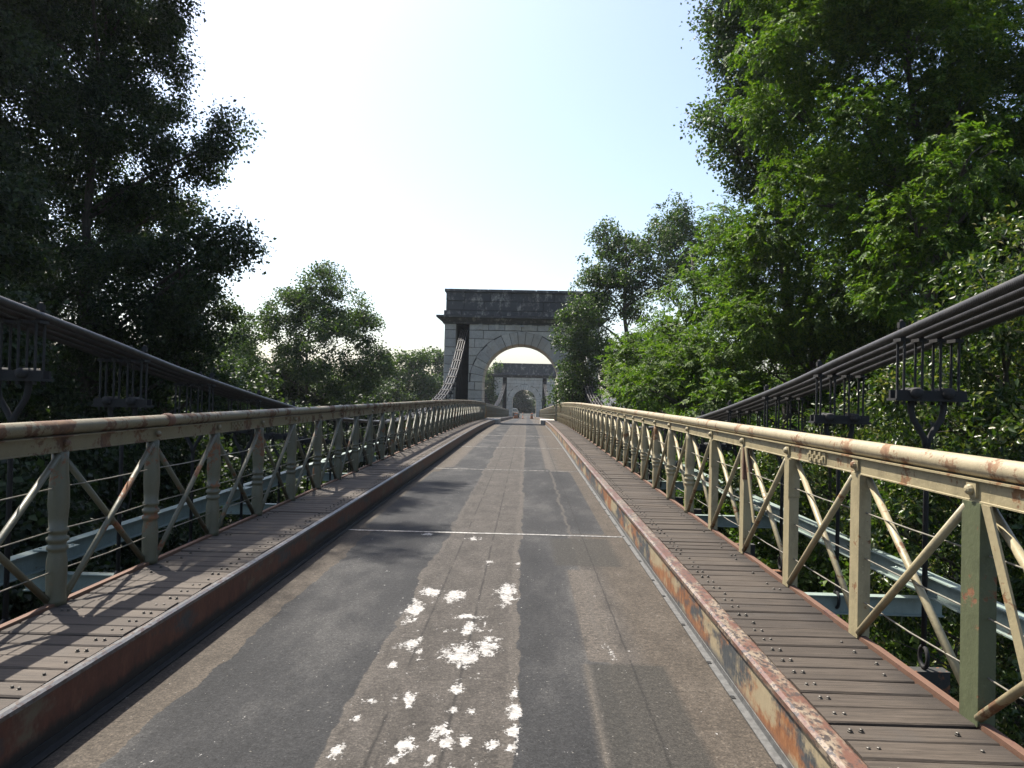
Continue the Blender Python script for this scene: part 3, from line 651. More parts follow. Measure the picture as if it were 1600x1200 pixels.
# ------------------------------------------------------------------ stone towers
def build_tower(y0, zb, label, joined):
    root = empty('stone_tower', (0, y0, zb)); tag(root, label, 'stone tower', 'arched stone towers of the bridge')
    rnd = random.Random(11); T = THICK
    OPEN, SPR, RIN, ROUT = (1.78, 2.56, 1.78, 2.62) if joined else (2.40, 2.56, 2.40, 3.22)
    SL0, SL1, OUT = (2.72, 3.34, 4.62) if joined else (3.30, 4.12, 4.86)
    acc = {'stone': MB(), 'blackstone': MB()}
    def stone(poly, ya, yb, mat='stone', g=0.012, name='stone'):
        n = len(poly); cx = sum(p[0] for p in poly) / n; cz = sum(p[1] for p in poly) / n
        q = []
        for x, z in poly:
            dx, dz = cx - x, cz - z; q.append((x + math.copysign(min(g, abs(dx)), dx), z + math.copysign(min(g, abs(dz)), dz)))
        j = rnd.uniform(-0.03, 0.02)
        if joined: acc[mat].prism(q, ya + j, yb); return
        mb = MB().prism([(x - cx, z - cz) for x, z in q], ya + j, yb, 0.02); me = mb.mesh(name, mat); fix_normals(me); link(name, me, root, (cx, 0, cz))
    def row(x0, x1, z0, z1, ya, yb, lens, mat='stone', name='stone'):
        n = max(1, int(round((x1 - x0) / lens))); cuts = [x0] + [x0 + (x1 - x0) * (i + rnd.uniform(-.14, .14)) / n for i in range(1, n)] + [x1]
        for a, b in zip(cuts, cuts[1:]): stone([(a, z0), (b, z0), (b, z1), (a, z1)], ya, yb, mat, name=name)
    core = MB()
    for s in (-1, 1):
        e = lambda a, b: (min(s * a, s * b), max(s * a, s * b))
        for (a, b) in ((OPEN + 0.03, SL0 - 0.03), (SL1 + 0.03, OUT - 0.03)): x0, x1 = e(a, b); core.box(x0, x1, 0.04, T - 0.04, 0, 6.2)
        zc = 0.0; k = 0
        while zc < 5.79:
            h = 0.512 if k < 5 else 0.54; z1 = zc + h; mid = 1.1 if k % 2 else 1.75
            if z1 <= SPR + 0.01:
                x0, x1 = e(OPEN, SL0); row(x0, x1, zc, z1, 0, mid, 0.9 if k % 2 else 0.48); stone([(x0, zc), (x1, zc), (x1, z1), (x0, z1)], mid + 0.012, T)
            else:
                f = lambda z: math.sqrt(max(0, ROUT ** 2 - (z - SPR) ** 2)) + 0.004 if z > SPR else ROUT
                xa0, xa1 = max(f(zc), 0.0), max(f(z1), 0.0)
                zm = (zc + z1) / 2; xm = f(zm)
                if SL0 - xa1 > 0.14:
                    X0 = xa0 if xa0 < SL0 - 0.02 else SL0 - 0.02
                    split = None
                    if SL0 - xa1 > 1.5: split = (xa0 + SL0) / 2 + rnd.uniform(-.15, .15)
                    if split and split > xa0 + 0.25:
                        stone([(s * X0, zc), (s * split, zc), (s * split, z1), (s * xa1, z1), (s * xm, zm)], 0, T)
                        stone([(s * split, zc), (s * SL0, zc), (s * SL0, z1), (s * split, z1)], 0, T)
                    else: stone([(s * X0, zc), (s * SL0, zc), (s * SL0, z1), (s * xa1, z1), (s * xm, zm)], 0, T)
                else:
                    if SL0 - min(xa0, xa1) > 0.03: stone([(s * ROUT, zc), (s * SL0, zc), (s * SL0, z1), (s * ROUT, z1)], 0.004, T)
            x0, x1 = e(SL1, OUT); stone([(x0, zc), (x1, zc), (x1, z1), (x0, z1)], 0, mid); stone([(x0, zc), (x1, zc), (x1, z1), (x0, z1)], mid + 0.012, T)
            zc = z1; k += 1
        x0, x1 = e(SL0 - 0.02, SL1 + 0.02); MB().box(x0, x1, 1.05, 1.75, -0.3, 6.2).build('saddle_wall', 'cordwall', root)
        MB().box(x0 + 0.06, x1 - 0.06, 0.90, 1.90, 5.36, 5.48).build('saddle_plate', 'iron', root)
    # arch ring
    NV = 19
    for i in range(NV):
        a0, a1 = math.pi * i / NV, math.pi * (i + 1) / NV; ro = ROUT + (0.0 if i % 2 else -0.05)
        P = lambda r, a: (r * math.cos(a), SPR + r * math.sin(a)); am = (a0 + a1) / 2
        stone([P(RIN, a0), P(ro, a0), P(ro, am), P(ro, a1), P(RIN, a1), P(RIN, am)], -0.012, T + 0.012, name='arch_stone')
    # core behind ring and spandrels
    m = 32; ar = [((RIN + 0.03) * math.cos(math.pi * i / m), SPR + (RIN + 0.03) * math.sin(math.pi * i / m)) for i in range(m + 1)]
    for (p, q) in zip(ar, ar[1:]): core.prism([p, q, (q[0] if abs(q[0]) > 1e-6 else 0, 6.2), (p[0], 6.2)], 0.04, T - 0.04)
    core.build('core', 'mortar', root)
    # frieze with small blocks between
    for (a, b) in ((-OUT, -SL1), (-SL0, SL0), (SL1, OUT)):
        row(a, b, 5.81, 6.19, 0.0, T, 1.04, 'stone', 'frieze_stone')
    if not joined:
        for i in range(-2, 4):
            x = -0.52 + i * 1.04; MB().prism([(x - 0.09, 5.84), (x + 0.09, 5.84), (x + 0.11, 6.19), (x - 0.11, 6.19)], -0.075, 0.0, 0.01).build('frieze_block', 'stone', root)
    # cornice
    prof = [(0.00, 6.195), (0.10, 6.20), (0.12, 6.28), (0.20, 6.33), (0.34, 6.46), (0.46, 6.54), (0.48, 6.56), (0.48, 6.68), (0.10, 6.72)]
    mb = MB()
    for o, z in prof: mb.v += [(-OUT - o, -o, z), (OUT + o, -o, z), (OUT + o, T + o, z), (-OUT - o, T + o, z)]
    for i in range(len(prof) - 1):
        for k in range(4): mb.f.append((i * 4 + k, i * 4 + (k + 1) % 4, (i + 1) * 4 + (k + 1) % 4, (i + 1) * 4 + k))
    mb.f += [(3, 2, 1, 0), tuple((len(prof) - 1) * 4 + k for k in range(4))]
    me = mb.mesh('cornice', 'blackstone'); fix_normals(me); link('cornice', me, root)
    MB().box(-4.72, 4.72, 0.06, T - 0.06, 6.7, 8.3).build('attic_core', 'mortar', root)
    row(-4.92, 4.92, 6.722, 7.03, -0.05, T + 0.05, 1.25, 'blackstone', 'attic_stone')
    row(-4.80, 4.80, 7.035, 7.62, 0.0, T, 1.15, 'blackstone', 'attic_stone'); row(-4.80, 4.80, 7.625, 8.18, 0.0, T, 1.3, 'blackstone', 'attic_stone')
    row(-4.90, 4.90, 8.185, 8.38, -0.10, T + 0.10, 1.4, 'blackstone', 'coping_stone')
    if joined:
        for k_, a in acc.items():
            me = a.mesh('masonry', k_); fix_normals(me); tag(link('masonry', me, root), kind='stuff')
    else: MB().prism([(-0.11, 6.05), (0.11, 6.05), (0.10, 6.13), (-0.10, 6.13)], -0.30, -0.08, 0.01).build('lamp', 'whiteplastic', root)
    base = MB().box(-5.3, 5.3, -0.35, T + 0.35, -5.9, -0.75).box(-OUT, -OPEN - 0.04, 0.02, T - 0.02, -0.74, 0).box(OPEN + 0.04, OUT, 0.02, T - 0.02, -0.74, 0); base.build('foundation', 'stone', root)
build_tower(TOWER1, zd(TOWER1), 'near stone arch tower with black sooty attic, astride the road', False)
build_tower(TOWER2, zd(TOWER2), 'far smaller-looking stone tower seen through the near arch', True)

# ------------------------------------------------------------------ things at the far end
def barrier(x, y, w, label):
    z = zd(y); r = empty('plastic_barrier', (x, y, z)); tag(r, label, 'barrier', 'orange barriers by the far tower')
    MB().prism([(-w, 0.0), (w, 0.0), (w, 0.12), (w * 0.72, 0.24), (w * 0.6, 0.80), (-w * 0.6, 0.80), (-w * 0.72, 0.24), (-w, 0.12)], -0.22, 0.22, 0.03).build('body', 'orange', r)
    MB().prism([(-w * 0.5, 0.48), (w * 0.5, 0.48), (w * 0.5, 0.68), (-w * 0.5, 0.68)], -0.235, -0.222, 0.004).build('reflective_panel', 'whiteplastic', r)
barrier(-1.15, 107, 0.38, 'low orange barrier at the left kerb before the far tower'); barrier(1.15, 106, 0.24, 'narrow orange barrier at the right kerb before the far tower')
def marker(x, y):
    r = empty('marker_post', (x, y, zd(y))); tag(r, 'slim orange and white marker post standing mid-road at the far tower', 'post')
    MB().lathe([(.20, 0), (.20, .05), (.06, .09), (.055, .85), (.03, .9)], 10).build('tube', 'orange', r, smooth=True)
    MB().lathe([(.060, .5), (.060, .72)], 10).build('band', 'whiteplastic', r, smooth=True)
marker(-0.15, 108)
def car(x, y):
    z = -2.19; r = empty('parked_car', (x, y, z), 0.12); tag(r, 'pale car parked beyond the far tower, half hidden by its left pier', 'car')
    side = [(-0.80, 0.28), (0.80, 0.28), (0.84, 0.55), (0.82, 0.88), (0.74, 0.95), (-0.74, 0.95), (-0.82, 0.88), (-0.84, 0.55)]
    MB().prism(side, 0, 3.9, 0.12).build('body', 'carpaint', r)
    c = MB(); c.v = [(-0.74, 0.85, 0.95), (0.74, 0.85, 0.95), (0.74, 3.7, 0.95), (-0.74, 3.7, 0.95), (-0.58, 1.5, 1.46), (0.58, 1.5, 1.46), (0.58, 3.2, 1.46), (-0.58, 3.2, 1.46)]
    c.f = [(4, 5, 6, 7), (0, 1, 5, 4), (1, 2, 6, 5), (2, 3, 7, 6), (3, 0, 4, 7)]; c.build('cabin', 'carpaint', r)
    g = MB(); g.v = [(-0.64, 0.90, 1.0), (0.64, 0.90, 1.0), (0.52, 1.42, 1.42), (-0.52, 1.42, 1.42)]; g.f = [(0, 1, 2, 3)]
    g.v = [(a, b - 0.02, d + 0.01) for a, b, d in g.v] ; g.build('windscreen', 'glass', r)
    for wx in (-0.72, 0.72):
        for wy in (0.7, 3.1):
            w = MB(); L = MB().lathe([(.2, -.09), (.30, -.09), (.30, .09), (.2, .09)], 14); w.v = [(v[2], v[0], v[1]) for v in L.v]; w.f = L.f; w.build('wheel', 'rubber', r, (wx, wy, 0.30))
    for hx in (-0.6, 0.6): MB().prism([(hx - 0.14, 0.66), (hx + 0.14, 0.66), (hx + 0.12, 0.78), (hx - 0.12, 0.78)], -0.03, 0.05, 0.01).build('headlight', 'whiteplastic', r)
car(-1.55, 119)

# ------------------------------------------------------------------ vegetation
def leaf_mesh(name, C, A, N, S, mat, asp, rng):
    n = len(C); A = A / np.linalg.norm(A, axis=1, keepdims=True); B = np.cross(A, N); B /= np.linalg.norm(B, axis=1, keepdims=True) + 1e-9; N2 = np.cross(B, A)
    S = S[:, None]; mid = C + A * S * 0.45; drop = N2 * S * 0.14
    V = np.stack([C, mid + B * S * asp + drop, C + A * S - N2 * S * 0.08, mid - B * S * asp + drop], 1).reshape(-1, 3)
    i = np.arange(n)[:, None] * 4; Fq = np.concatenate([i + [0, 1, 2], i + [0, 2, 3]], 1).reshape(-1, 3)
    me = np_mesh(name, V, Fq); r = np.repeat(rng.random(n), 2).astype(np.float32)
    a = me.attributes.new('rnd', 'FLOAT', 'FACE'); a.data.foreach_set('value', r); me.materials.append(M[mat]); return me
def unit(rng, n):
    v = rng.normal(size=(n, 3)); return v / np.linalg.norm(v, axis=1, keepdims=True)
def make_tree(name, label, cat, base, lobes, mat, size, seed, dens=1.0, frond=False, asp=0.36, clump=0.30, trunk_r=0.22, group=None, twigs=7, up=0.5):
    """lobes: (centre, radius).  Leaves sit in many small clumps spread through every lobe; limbs and twigs carry them."""
    rng = np.random.default_rng(seed); rnd = random.Random(seed); base = Vector(base)
    root = empty(name, base); tag(root, label, cat, group)
    cs = [(Vector(c) - base, r) for c, r in lobes]
    hi = max(c.z + 0.4 * r for c, r in cs); mx = sum(c.x * r for c, r in cs) / sum(r for _, r in cs); my = sum(c.y * r for c, r in cs) / sum(r for _, r in cs)
    tp = []; n = 8
    for i in range(n + 1): t = i / n; tp.append(Vector((mx * t ** 1.6 + rnd.uniform(-.12, .12) * (i > 0), my * t ** 1.6 + rnd.uniform(-.12, .12) * (i > 0), hi * 0.92 * t)))
    wood = MB(); wood.tube(tp, [trunk_r * (1 - 0.85 * i / n) * (1.25 if i == 0 else 1) for i in range(n + 1)], 9)
    Cs, As, Ns, Ss = [], [], [], []
    for c, r in cs:
        t = max(0.12, min(0.9, (c.z - 0.9 * math.hypot(c.x - mx * 0.6, c.y - my * 0.6) * 0.6 - 0.3 * r) / (hi * 0.92))); k = t * n; j = min(n - 1, int(k)); p0 = tp[j].lerp(tp[j + 1], k - j)
        r0 = max(0.02, trunk_r * (1 - 0.85 * t) * 0.55); mid = p0.lerp(c, 0.5) + Vector((rnd.uniform(-.3, .3), rnd.uniform(-.3, .3), rnd.uniform(-.1, .4))) * r * 0.4
        wood.tube([p0, p0.lerp(mid, 0.55) + Vector((0, 0, 0.05 * r)), mid, mid.lerp(c, 0.6), c], [r0, r0 * .85, r0 * .65, r0 * .5, r0 * .35], 6)
        for _ in range(twigs):
            d = Vector(unit(rng, 1)[0]); d.z = d.z * 0.7 + 0.3; e = c + d * r * rnd.uniform(.6, .95); s0 = mid.lerp(c, rnd.uniform(.4, 1))
            wood.tube([s0, s0.lerp(e, .5) + Vector((rnd.uniform(-.1, .1), rnd.uniform(-.1, .1), rnd.uniform(-.05, .15))) * r, e], [r0 * .35, r0 * .22, r0 * .1], 4)
        N = int(4000 * r * r * dens * (0.11 / size) ** 2)
        nc = max(14, int(16 * dens ** 0.5 * (r / clump / 2.2) ** 2)); d = unit(rng, nc); rad = r * (0.35 + 0.65 * rng.random(nc) ** 0.55)
        ctr = np.array(c)[None] + d * rad[:, None] * np.array([1, 1, 0.92]); cr = clump * rng.uniform(0.55, 1.25, nc)
        w = cr ** 2; which = rng.choice(nc, N, p=w / w.sum())
        if not frond:
            P = ctr[which] + np.clip(rng.normal(size=(N, 3)), -2.2, 2.2) * cr[which][:, None] * np.array([0.55, 0.55, 0.42])
            out = (P - np.array(c)); out /= np.linalg.norm(out, axis=1, keepdims=True) + 1e-6
            nm = unit(rng, N) * 0.8 + out * 0.45 + np.array([0, 0, up]); ax = unit(rng, N) + out * 0.5 + np.array([0, 0, -0.35]); sz = size * rng.uniform(0.65, 1.25, N)
        else:
            K = 9; nf = max(1, N // K); wf = which[:nf]
            P0 = ctr[wf] + np.clip(rng.normal(size=(nf, 3)), -2, 2) * cr[wf][:, None] * np.array([0.55, 0.55, 0.36])
            out = (P0 - np.array(c)); out /= np.linalg.norm(out, axis=1, keepdims=True) + 1e-6
            ax0 = unit(rng, nf) * 1.0 + out * 0.7 + np.array([0, 0, -0.2]); ax0 /= np.linalg.norm(ax0, axis=1, keepdims=True)
            nm0 = unit(rng, nf) * 0.6 + np.array([0, 0, 1.0]) + out * 0.25; b0 = np.cross(ax0, nm0); b0 /= np.linalg.norm(b0, axis=1, keepdims=True) + 1e-6
            L = size * rng.uniform(1.5, 2.5, nf); P = []; ax = []; nm = []; sz = []
            for q in range(K):
                if q == K - 1: f, sd_ = 1.0, 0
                else: f, sd_ = 0.22 + 0.75 * (q // 2) / ((K - 1) / 2), (1 if q % 2 else -1)
                drop = np.array([0, 0, -1.0]) * (L * 0.28 * f * f)[:, None]
                P.append(P0 + ax0 * (L * f)[:, None] + drop); ax.append(b0 * sd_ + ax0 * (0.35 if sd_ else 1) + np.array([0, 0, -0.25]) + unit(rng, nf) * 0.15); nm.append(nm0 + unit(rng, nf) * 0.25); sz.append(size * rng.uniform(0.8, 1.15, nf))
            P = np.concatenate(P); ax = np.concatenate(ax); nm = np.concatenate(nm); sz = np.concatenate(sz)
        Cs.append(P); As.append(ax); Ns.append(nm); Ss.append(sz)
    wood.build('trunk', 'bark', root, smooth=True)
    me = leaf_mesh('crown', np.concatenate(Cs), np.concatenate(As), np.concatenate(Ns), np.concatenate(Ss), mat, asp, rng); link('crown', me, root)
    return root
def copy_tree(src, name, loc, rz, scale, label, cat, group):
    r = empty(name, loc, rz); r.scale = (scale[0], scale[1], scale[2]); tag(r, label, cat, group)
    for ch in src.children: c = ch.copy(); COL.objects.link(c); c.parent = r
    return r
def L(rows, d, jit=1.2, seed=0):
    rnd = random.Random(seed); o = []
    for row in rows:
        px, py, rp = row[:3]; dd = (row[3] if len(row) > 3 else d) + rnd.uniform(-jit, jit); o.append((at(px, py, dd), rp * dd / F_PX))
    return o
GZ = -6.0
def gbase(px, d, z=GZ): p = at(px, 620, d); return (p.x, p.y, z)

# left bank
make_tree('alder_tree', 'tall dark backlit tree filling the upper left corner', 'tree', gbase(120, 18),
    L([(150, -60, 150), (225, 40, 72), (238, 130, 62), (60, 120, 140), (170, 220, 120), (348, 215, 42), (318, 262, 34), (250, 330, 70), (348, 375, 42), (300, 420, 62), (100, 380, 140), (200, 470, 120), (322, 510, 48), (60, 520, 100), (300, 575, 45), (220, 570, 60), (-60, -40, 160), (140, 600, 70), (260, 640, 60), (60, 660, 80), (170, 700, 80), (340, 610, 40), (0, 420, 90), (270, 500, 60)], 17.5, 1.6, 1) + [(Vector(c), r) for c, r in (((-7.5, 11.6, 12.3), 0.95), ((-7.0, 13.2, 12.6), 1.0), ((-6.7, 15.2, 11.9), 0.75), ((-6.6, 17.2, 12.3), 0.6), ((-9.5, 13, 13.2), 1.7), ((-10, 16, 13.5), 1.8), ((-8.3, 17.5, 12.6), 1.2), ((-9, 19, 13.5), 1.3))],
    'leaf_dark', 0.088, 21, 1.0, clump=0.40, trunk_r=0.20)
make_tree('alder_tree', 'near dark tree cut off by the left edge of the picture', 'tree', gbase(-190, 12.5),
    L([(-90, 120, 170), (-60, 330, 130), (-150, 500, 190), (-40, 560, 110), (-200, -80, 200), (-260, 280, 200)], 12.5, 1.0, 2), 'leaf_dark', 0.10, 22, 1.0, clump=0.40, trunk_r=0.30)
make_tree('poplar_tree', 'bushy green tree with a pointed top, left of the near tower', 'tree', gbase(480, 37),
    L([(505, 448, 36), (512, 424, 15), (460, 480, 36), (540, 485, 40), (405, 512, 34), (430, 500, 26), (500, 540, 60), (568, 520, 32), (575, 575, 34), (425, 570, 50), (378, 545, 26), (540, 600, 44), (470, 600, 44), (590, 560, 22), (385, 600, 34), (490, 500, 40)], 37, 1.6, 3),
    'leaf_poplar', 0.125, 23, 0.75, clump=0.44, trunk_r=0.16)
make_tree('poplar_tree', 'small round tree between the bushy tree and the near tower', 'tree', gbase(640, 72),
    L([(625, 570, 26), (650, 562, 22), (610, 600, 28), (645, 605, 32), (670, 600, 22), (632, 628, 24)], 72, 2, 4), 'leaf_poplar', 0.24, 24, 0.9, clump=0.7, trunk_r=0.22)
make_tree('poplar_tree', 'pale far tree whose top shows beside the left pier', 'tree', gbase(690, 95),
    L([(682, 565, 18), (690, 595, 22), (668, 610, 20), (700, 570, 20), (685, 625, 22)], 95, 2, 5), 'leaf_poplar', 0.28, 25, 0.9, clump=0.8, trunk_r=0.22)
make_tree('poplar_tree', 'tree seen through the near arch, left of the far tower', 'tree', gbase(762, 112),
    L([(770, 582, 9), (766, 600, 12), (758, 620, 14), (772, 625, 9), (778, 572, 5), (750, 590, 14), (740, 615, 16)], 112, 1, 6), 'leaf_poplar', 0.28, 26, 1.0, clump=0.7, trunk_r=0.2)
# right bank
make_tree('poplar_tree', 'tall slender poplar with open crown in front of the near tower', 'tree', gbase(985, 38),
    L([(1042, 345, 36), (1020, 375, 41), (1065, 380, 36), (1090, 372, 26), (960, 378, 36), (950, 410, 43), (985, 420, 41), (925, 455, 31), (912, 490, 36), (960, 465, 43), (900, 530, 34), (925, 540, 41), (895, 575, 31), (905, 610, 36), (1045, 430, 43), (945, 600, 48), (985, 560, 48), (1000, 480, 29), (1080, 420, 31), (885, 620, 24)], 38.5, 1.4, 7),
    'leaf_poplar', 0.13, 27, 0.62, clump=0.44, trunk_r=0.26)
make_tree('locust_tree', 'bright green feathery tree behind the right-hand cable', 'tree', gbase(1130, 24),
    L([(1010, 560, 46), (1060, 505, 44), (1085, 460, 40), (1130, 420, 50), (1045, 585, 50), (1140, 530, 66), (970, 605, 26), (1140, 352, 34), (1100, 590, 60)], 25, 1.6, 8),
    'leaf_locust', 0.12, 28, 1.6, True, 0.24, 0.55, 0.2)
make_tree('locust_tree', 'broad feathery locust tree in the middle of the right bank', 'tree', gbase(1270, 19),
    L([(1190, 400, 64), (1230, 470, 80), (1215, 345, 50), (1290, 370, 70), (1310, 450, 80), (1200, 580, 60), (1290, 560, 80), (1360, 500, 70), (1380, 400, 70), (1150, 470, 50), (1370, 590, 70), (1420, 530, 60), (1440, 470, 60), (1120, 560, 50), (1060, 570, 50), (1180, 500, 60), (1330, 640, 60), (1130, 640, 50), (1010, 600, 40)], 19, 1.6, 9),
    'leaf_locust', 0.105, 29, 1.5, True, 0.24, 0.50, 0.22)
make_tree('alder_tree', 'dark-leaved tree at the upper right whose edge stands against the sky', 'tree', gbase(1250, 22),
    L([(1160, 10, 50), (1145, 70, 44), (1160, 140, 46), (1125, 195, 34), (1150, 240, 40), (1185, 270, 40), (1190, 60, 70), (1210, 170, 70), (1160, -70, 80), (1240, 0, 90), (1260, 260, 70), (1105, 180, 14), (1110, 40, 14)], 20, 1.2, 10),
    'leaf_poplar', 0.105, 30, 1.05, clump=0.42, trunk_r=0.3)
make_tree('locust_tree', 'tall bright green locust tree rising past the upper right corner', 'tree', gbase(1480, 14),
    L([(1230, 60, 70), (1215, 170, 60), (1250, 270, 60), (1320, 120, 90), (1310, 10, 90), (1340, 260, 80), (1430, 70, 110), (1430, 200, 90), (1540, 60, 120), (1500, -60, 130), (1370, -80, 120), (1620, 140, 120), (1500, 170, 70), (1350, 345, 56), (1250, -70, 100), (1420, 290, 66), (1470, 360, 60), (1390, 390, 56), (1530, 310, 70), (1450, 240, 60), (1580, 250, 80), (1300, 320, 50), (1440, 440, 50), (1430, 345, 50, 12.6), (1475, 400, 50, 12.4), (1400, 440, 46, 12.8), (1510, 250, 56, 12.4), (1340, 190, 60, 13)], 14.5, 1.2, 11),
    'leaf_locust', 0.085, 31, 1.15, True, 0.24, 0.40, 0.20)
make_tree('alder_tree', 'dark shaded tree behind the locust at the right edge', 'tree', gbase(1640, 17),
    L([(1480, 330, 90), (1580, 260, 120), (1560, 400, 110), (1680, 380, 150), (1450, 430, 80), (1440, 300, 60)], 16.5, 1.0, 12), 'leaf_dark', 0.10, 32, 0.8, clump=0.42, trunk_r=0.3)
make_tree('laurel_bush', 'glossy large-leaved bush crowding the right-hand cable', 'bush', gbase(1600, 9, -5.5),
    L([(1540, 470, 80), (1610, 420, 100), (1480, 540, 66), (1570, 580, 100), (1430, 620, 60), (1500, 670, 80), (1640, 560, 120), (1620, 700, 130), (1400, 720, 56), (1470, 770, 80), (1560, 800, 110), (1400, 830, 66), (1680, 850, 150), (1480, 900, 90), (1590, 960, 130), (1390, 940, 60), (1480, 1040, 90), (1650, 1100, 150)], 8.4, 0.7, 13),
    'leaf_laurel', 0.085, 33, 0.62, False, 0.24, 0.20, 0.10)
make_tree('laurel_bush', 'second glossy bush farther along behind the right-hand railing', 'bush', gbase(1330, 13, -5.5),
    L([(1380, 640, 60), (1310, 690, 60), (1250, 730, 50), (1330, 770, 70), (1200, 700, 44), (1260, 810, 60), (1190, 770, 46), (1150, 740, 36), (1400, 720, 60)], 12.6, 0.8, 14), 'leaf_laurel', 0.095, 34, 0.62, False, 0.25, 0.26, 0.10)

# undergrowth below both railings: one shrub of each kind, copied
def shrub_lobes(seed, R=1.9, n=13):
    r = random.Random(seed); return [(Vector((r.uniform(-1, 1) * R, r.uniform(-1, 1) * R, 0.7 + 5.2 * (k + r.random()) / n)), r.uniform(0.85, 1.3)) for k in range(n)]
sl = make_tree('shrub', 'dark shrub nearest the camera below the left-hand railing', 'bush', (-7.4, 4.6, GZ), [(Vector((-7.4, 4.6, GZ)) + c, r) for c, r in shrub_lobes(1)], 'leaf_dark', 0.13, 41, 0.8, clump=0.42, trunk_r=0.08, group='shrubs below the left-hand railing', twigs=3)
sr = make_tree('shrub', 'green shrub nearest the camera below the right-hand railing', 'bush', (7.6, 15.0, GZ), [(Vector((7.6, 15.0, GZ)) + c, r) for c, r in shrub_lobes(2)], 'leaf_locust', 0.13, 42, 0.8, clump=0.42, trunk_r=0.08, group='shrubs below the right-hand railing', twigs=3)
rnd = random.Random(77)
for i in range(16):
    y = 7.4 + i * 2.6
    copy_tree(sl, 'shrub', (-7.2 - rnd.uniform(0, 1.2), y, GZ), rnd.uniform(0, 6.28), (1, 1, rnd.uniform(.85, 1.1)), '%s dark shrub from the camera below the left-hand railing' % ORD[i + 1], 'bush', 'shrubs below the left-hand railing')
for i in range(11):
    y = 17.8 + i * 2.8
    copy_tree(sr, 'shrub', (7.2 + rnd.uniform(0, 1.2), y, GZ), rnd.uniform(0, 6.28), (1, 1, rnd.uniform(.85, 1.1)), '%s green shrub from the camera below the right-hand railing' % ORD[i + 1], 'bush', 'shrubs below the right-hand railing')
# a second, taller row closes the view under the crowns
for i in range(13):
    y = 5.0 + i * 4.2
    copy_tree(sl, 'thicket', (-12.2 - rnd.uniform(0, 2.5), y, GZ), rnd.uniform(0, 6.28), (1.35, 1.35, rnd.uniform(1.25, 1.5)), '%s thicket from the camera in the row behind the left-hand shrubs' % ORD[i], 'thicket', 'thickets of the left bank')
for i in range(12):
    y = 8.0 + i * 4.2
    copy_tree(sr, 'thicket', (12.6 + rnd.uniform(0, 2.5), y, GZ), rnd.uniform(0, 6.28), (1.35, 1.35, rnd.uniform(1.25, 1.55)), '%s thicket from the camera in the row behind the right-hand shrubs' % ORD[i], 'thicket', 'thickets of the right bank')
# trees of the far bank and behind
def crown_lobes(seed, H=11, R=3.4, n=16):
    r = random.Random(seed); o = []
    for k in range(n):
        t = (k + 0.5) / n; w = R * math.sin(math.pi * (0.25 + 0.7 * t)); a = r.uniform(0, 6.28); q = r.uniform(.25, .8) * w
        o.append((Vector((q * math.cos(a), q * math.sin(a), 1.0 + t * (H - 2.2))), r.uniform(1.2, 1.9)))
    return o
SPOT = [(-6.2, 138, (.85, .85, .85), 'tree beyond the far tower, left of its opening'), (5.4, 150, (.72, .72, .62), 'tree beyond the far tower, right of its opening'), (-1.8, 168, (1.3, 1.0, .85), 'dark tree closing the view through the far arch'),
        (-13, 150, (1, 1, 1), 'far bank tree just left of the far tower'), (11, 140, (.9, .9, .9), 'far bank tree just right of the far tower'), (3.2, 176, (1.2, 1, .55), 'low tree deep behind the far arch on its right')]
for i, (x, y, k, lab) in enumerate(SPOT):
    if i == 0:
        b = Vector((x, y, -3.0)); src = make_tree('riverside_tree', lab, 'tree', b, [(b + c, r) for c, r in crown_lobes(5)], 'leaf_dark', 0.27, 51, 1.0, clump=0.75, trunk_r=0.25, group='trees of the far bank'); src.scale = k
    else: copy_tree(src, 'riverside_tree', (x, y, -3.0), i * 1.3, k, lab, 'tree', 'trees of the far bank')
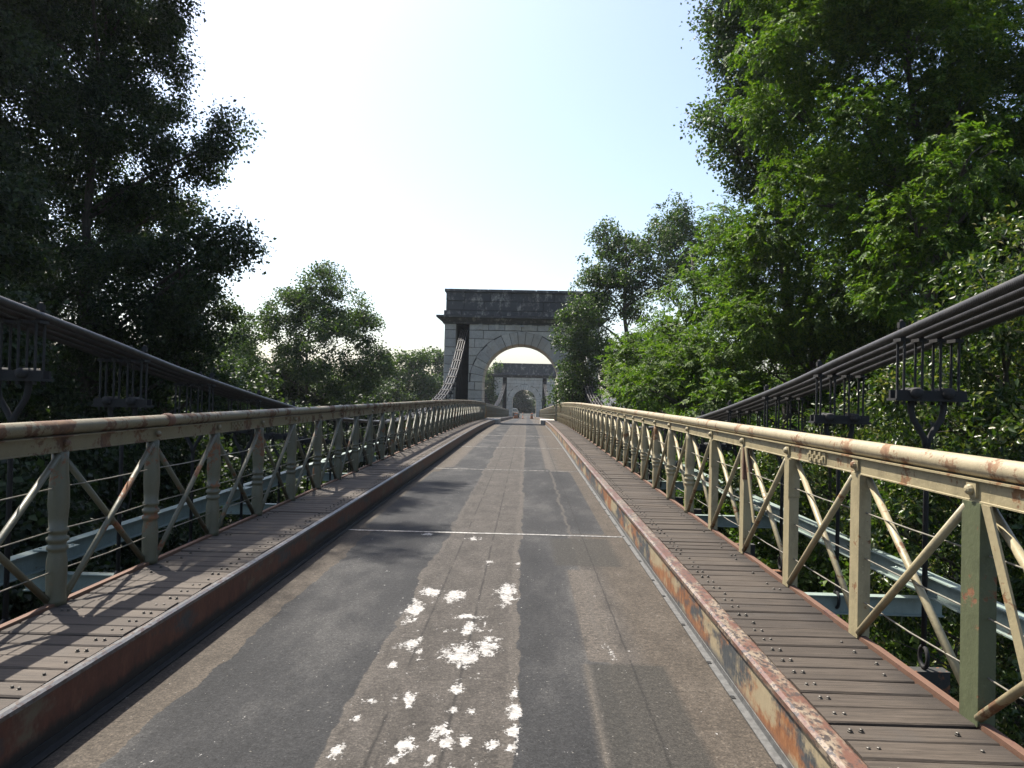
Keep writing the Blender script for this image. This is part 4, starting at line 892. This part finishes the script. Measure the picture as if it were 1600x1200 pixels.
BACK = [(-30, 62), (-24, 84), (-38, 40), (-20, 108), (-30, 130), (-45, 95), (-26, 26), (-19, 47), (-15, 66), (24, 60), (16, 78), (30, 40), (20, 104), (26, 128), (13, 56), (24, 26), (15, 92), (-22, 10), (-32, 18), (24, 12), (-48, 60), (-60, 30), (44, 60), (46, 100), (40, 24)]
WHERE = ['behind the bushy left tree', 'on the distant left bank', 'deep behind the dark left tree', 'on the left of the second span', 'at the far left bank end', 'outermost on the far left', 'behind the near left railing trees', 'between bushy tree and railing, left', 'low left beside the near tower',
         'behind the slender poplar', 'right of the near tower', 'deep behind the right locust', 'on the right of the second span', 'at the far right bank end', 'beside the near tower, right', 'behind the broad locust', 'right of the second span, nearer the deck',
         'at the left edge behind the near dark tree', 'far out at the left edge', 'at the right edge behind the glossy bush', 'far back on the left bank, mid distance', 'farthest out to the left', 'far back on the right bank, mid distance', 'farthest along the right bank', 'far out at the right edge']
psrc = make_tree('background_tree', 'green background tree ' + WHERE[0], 'tree', (BACK[0][0], BACK[0][1], GZ), [(Vector((BACK[0][0], BACK[0][1], GZ)) + c, r) for c, r in crown_lobes(8, 10.5, 3.8, 18)], 'leaf_poplar', 0.22, 52, 0.8, clump=0.7, trunk_r=0.25, group='background trees on both banks')
for i in range(1, len(BACK)):
    k = 0.85 + 0.25 * ((i * 7) % 5) / 5; copy_tree(psrc, 'background_tree', (BACK[i][0], BACK[i][1], GZ), i * 1.7, (k, k, k), 'green background tree ' + WHERE[i], 'tree', 'background trees on both banks')

# ------------------------------------------------------------------ thin summer haze
hz = MB().box(-400, 400, -60, 420, -8.0, 19.0).mesh('haze', 'soil'); hm = bpy.data.materials.new('summer_haze'); hm.use_nodes = True
hn = hm.node_tree.nodes; hn.remove(hn['Principled BSDF']); hv = hn.new('ShaderNodeVolumePrincipled')
hv.inputs['Color'].default_value = (0.86, 0.92, 1.0, 1); hv.inputs['Density'].default_value = 0.00022; hv.inputs['Anisotropy'].default_value = 0.35
hm.node_tree.links.new(hv.outputs[0], hn['Material Output'].inputs['Volume']); hz.materials.clear(); hz.materials.append(hm)
tag(link('haze', hz), kind='stuff')
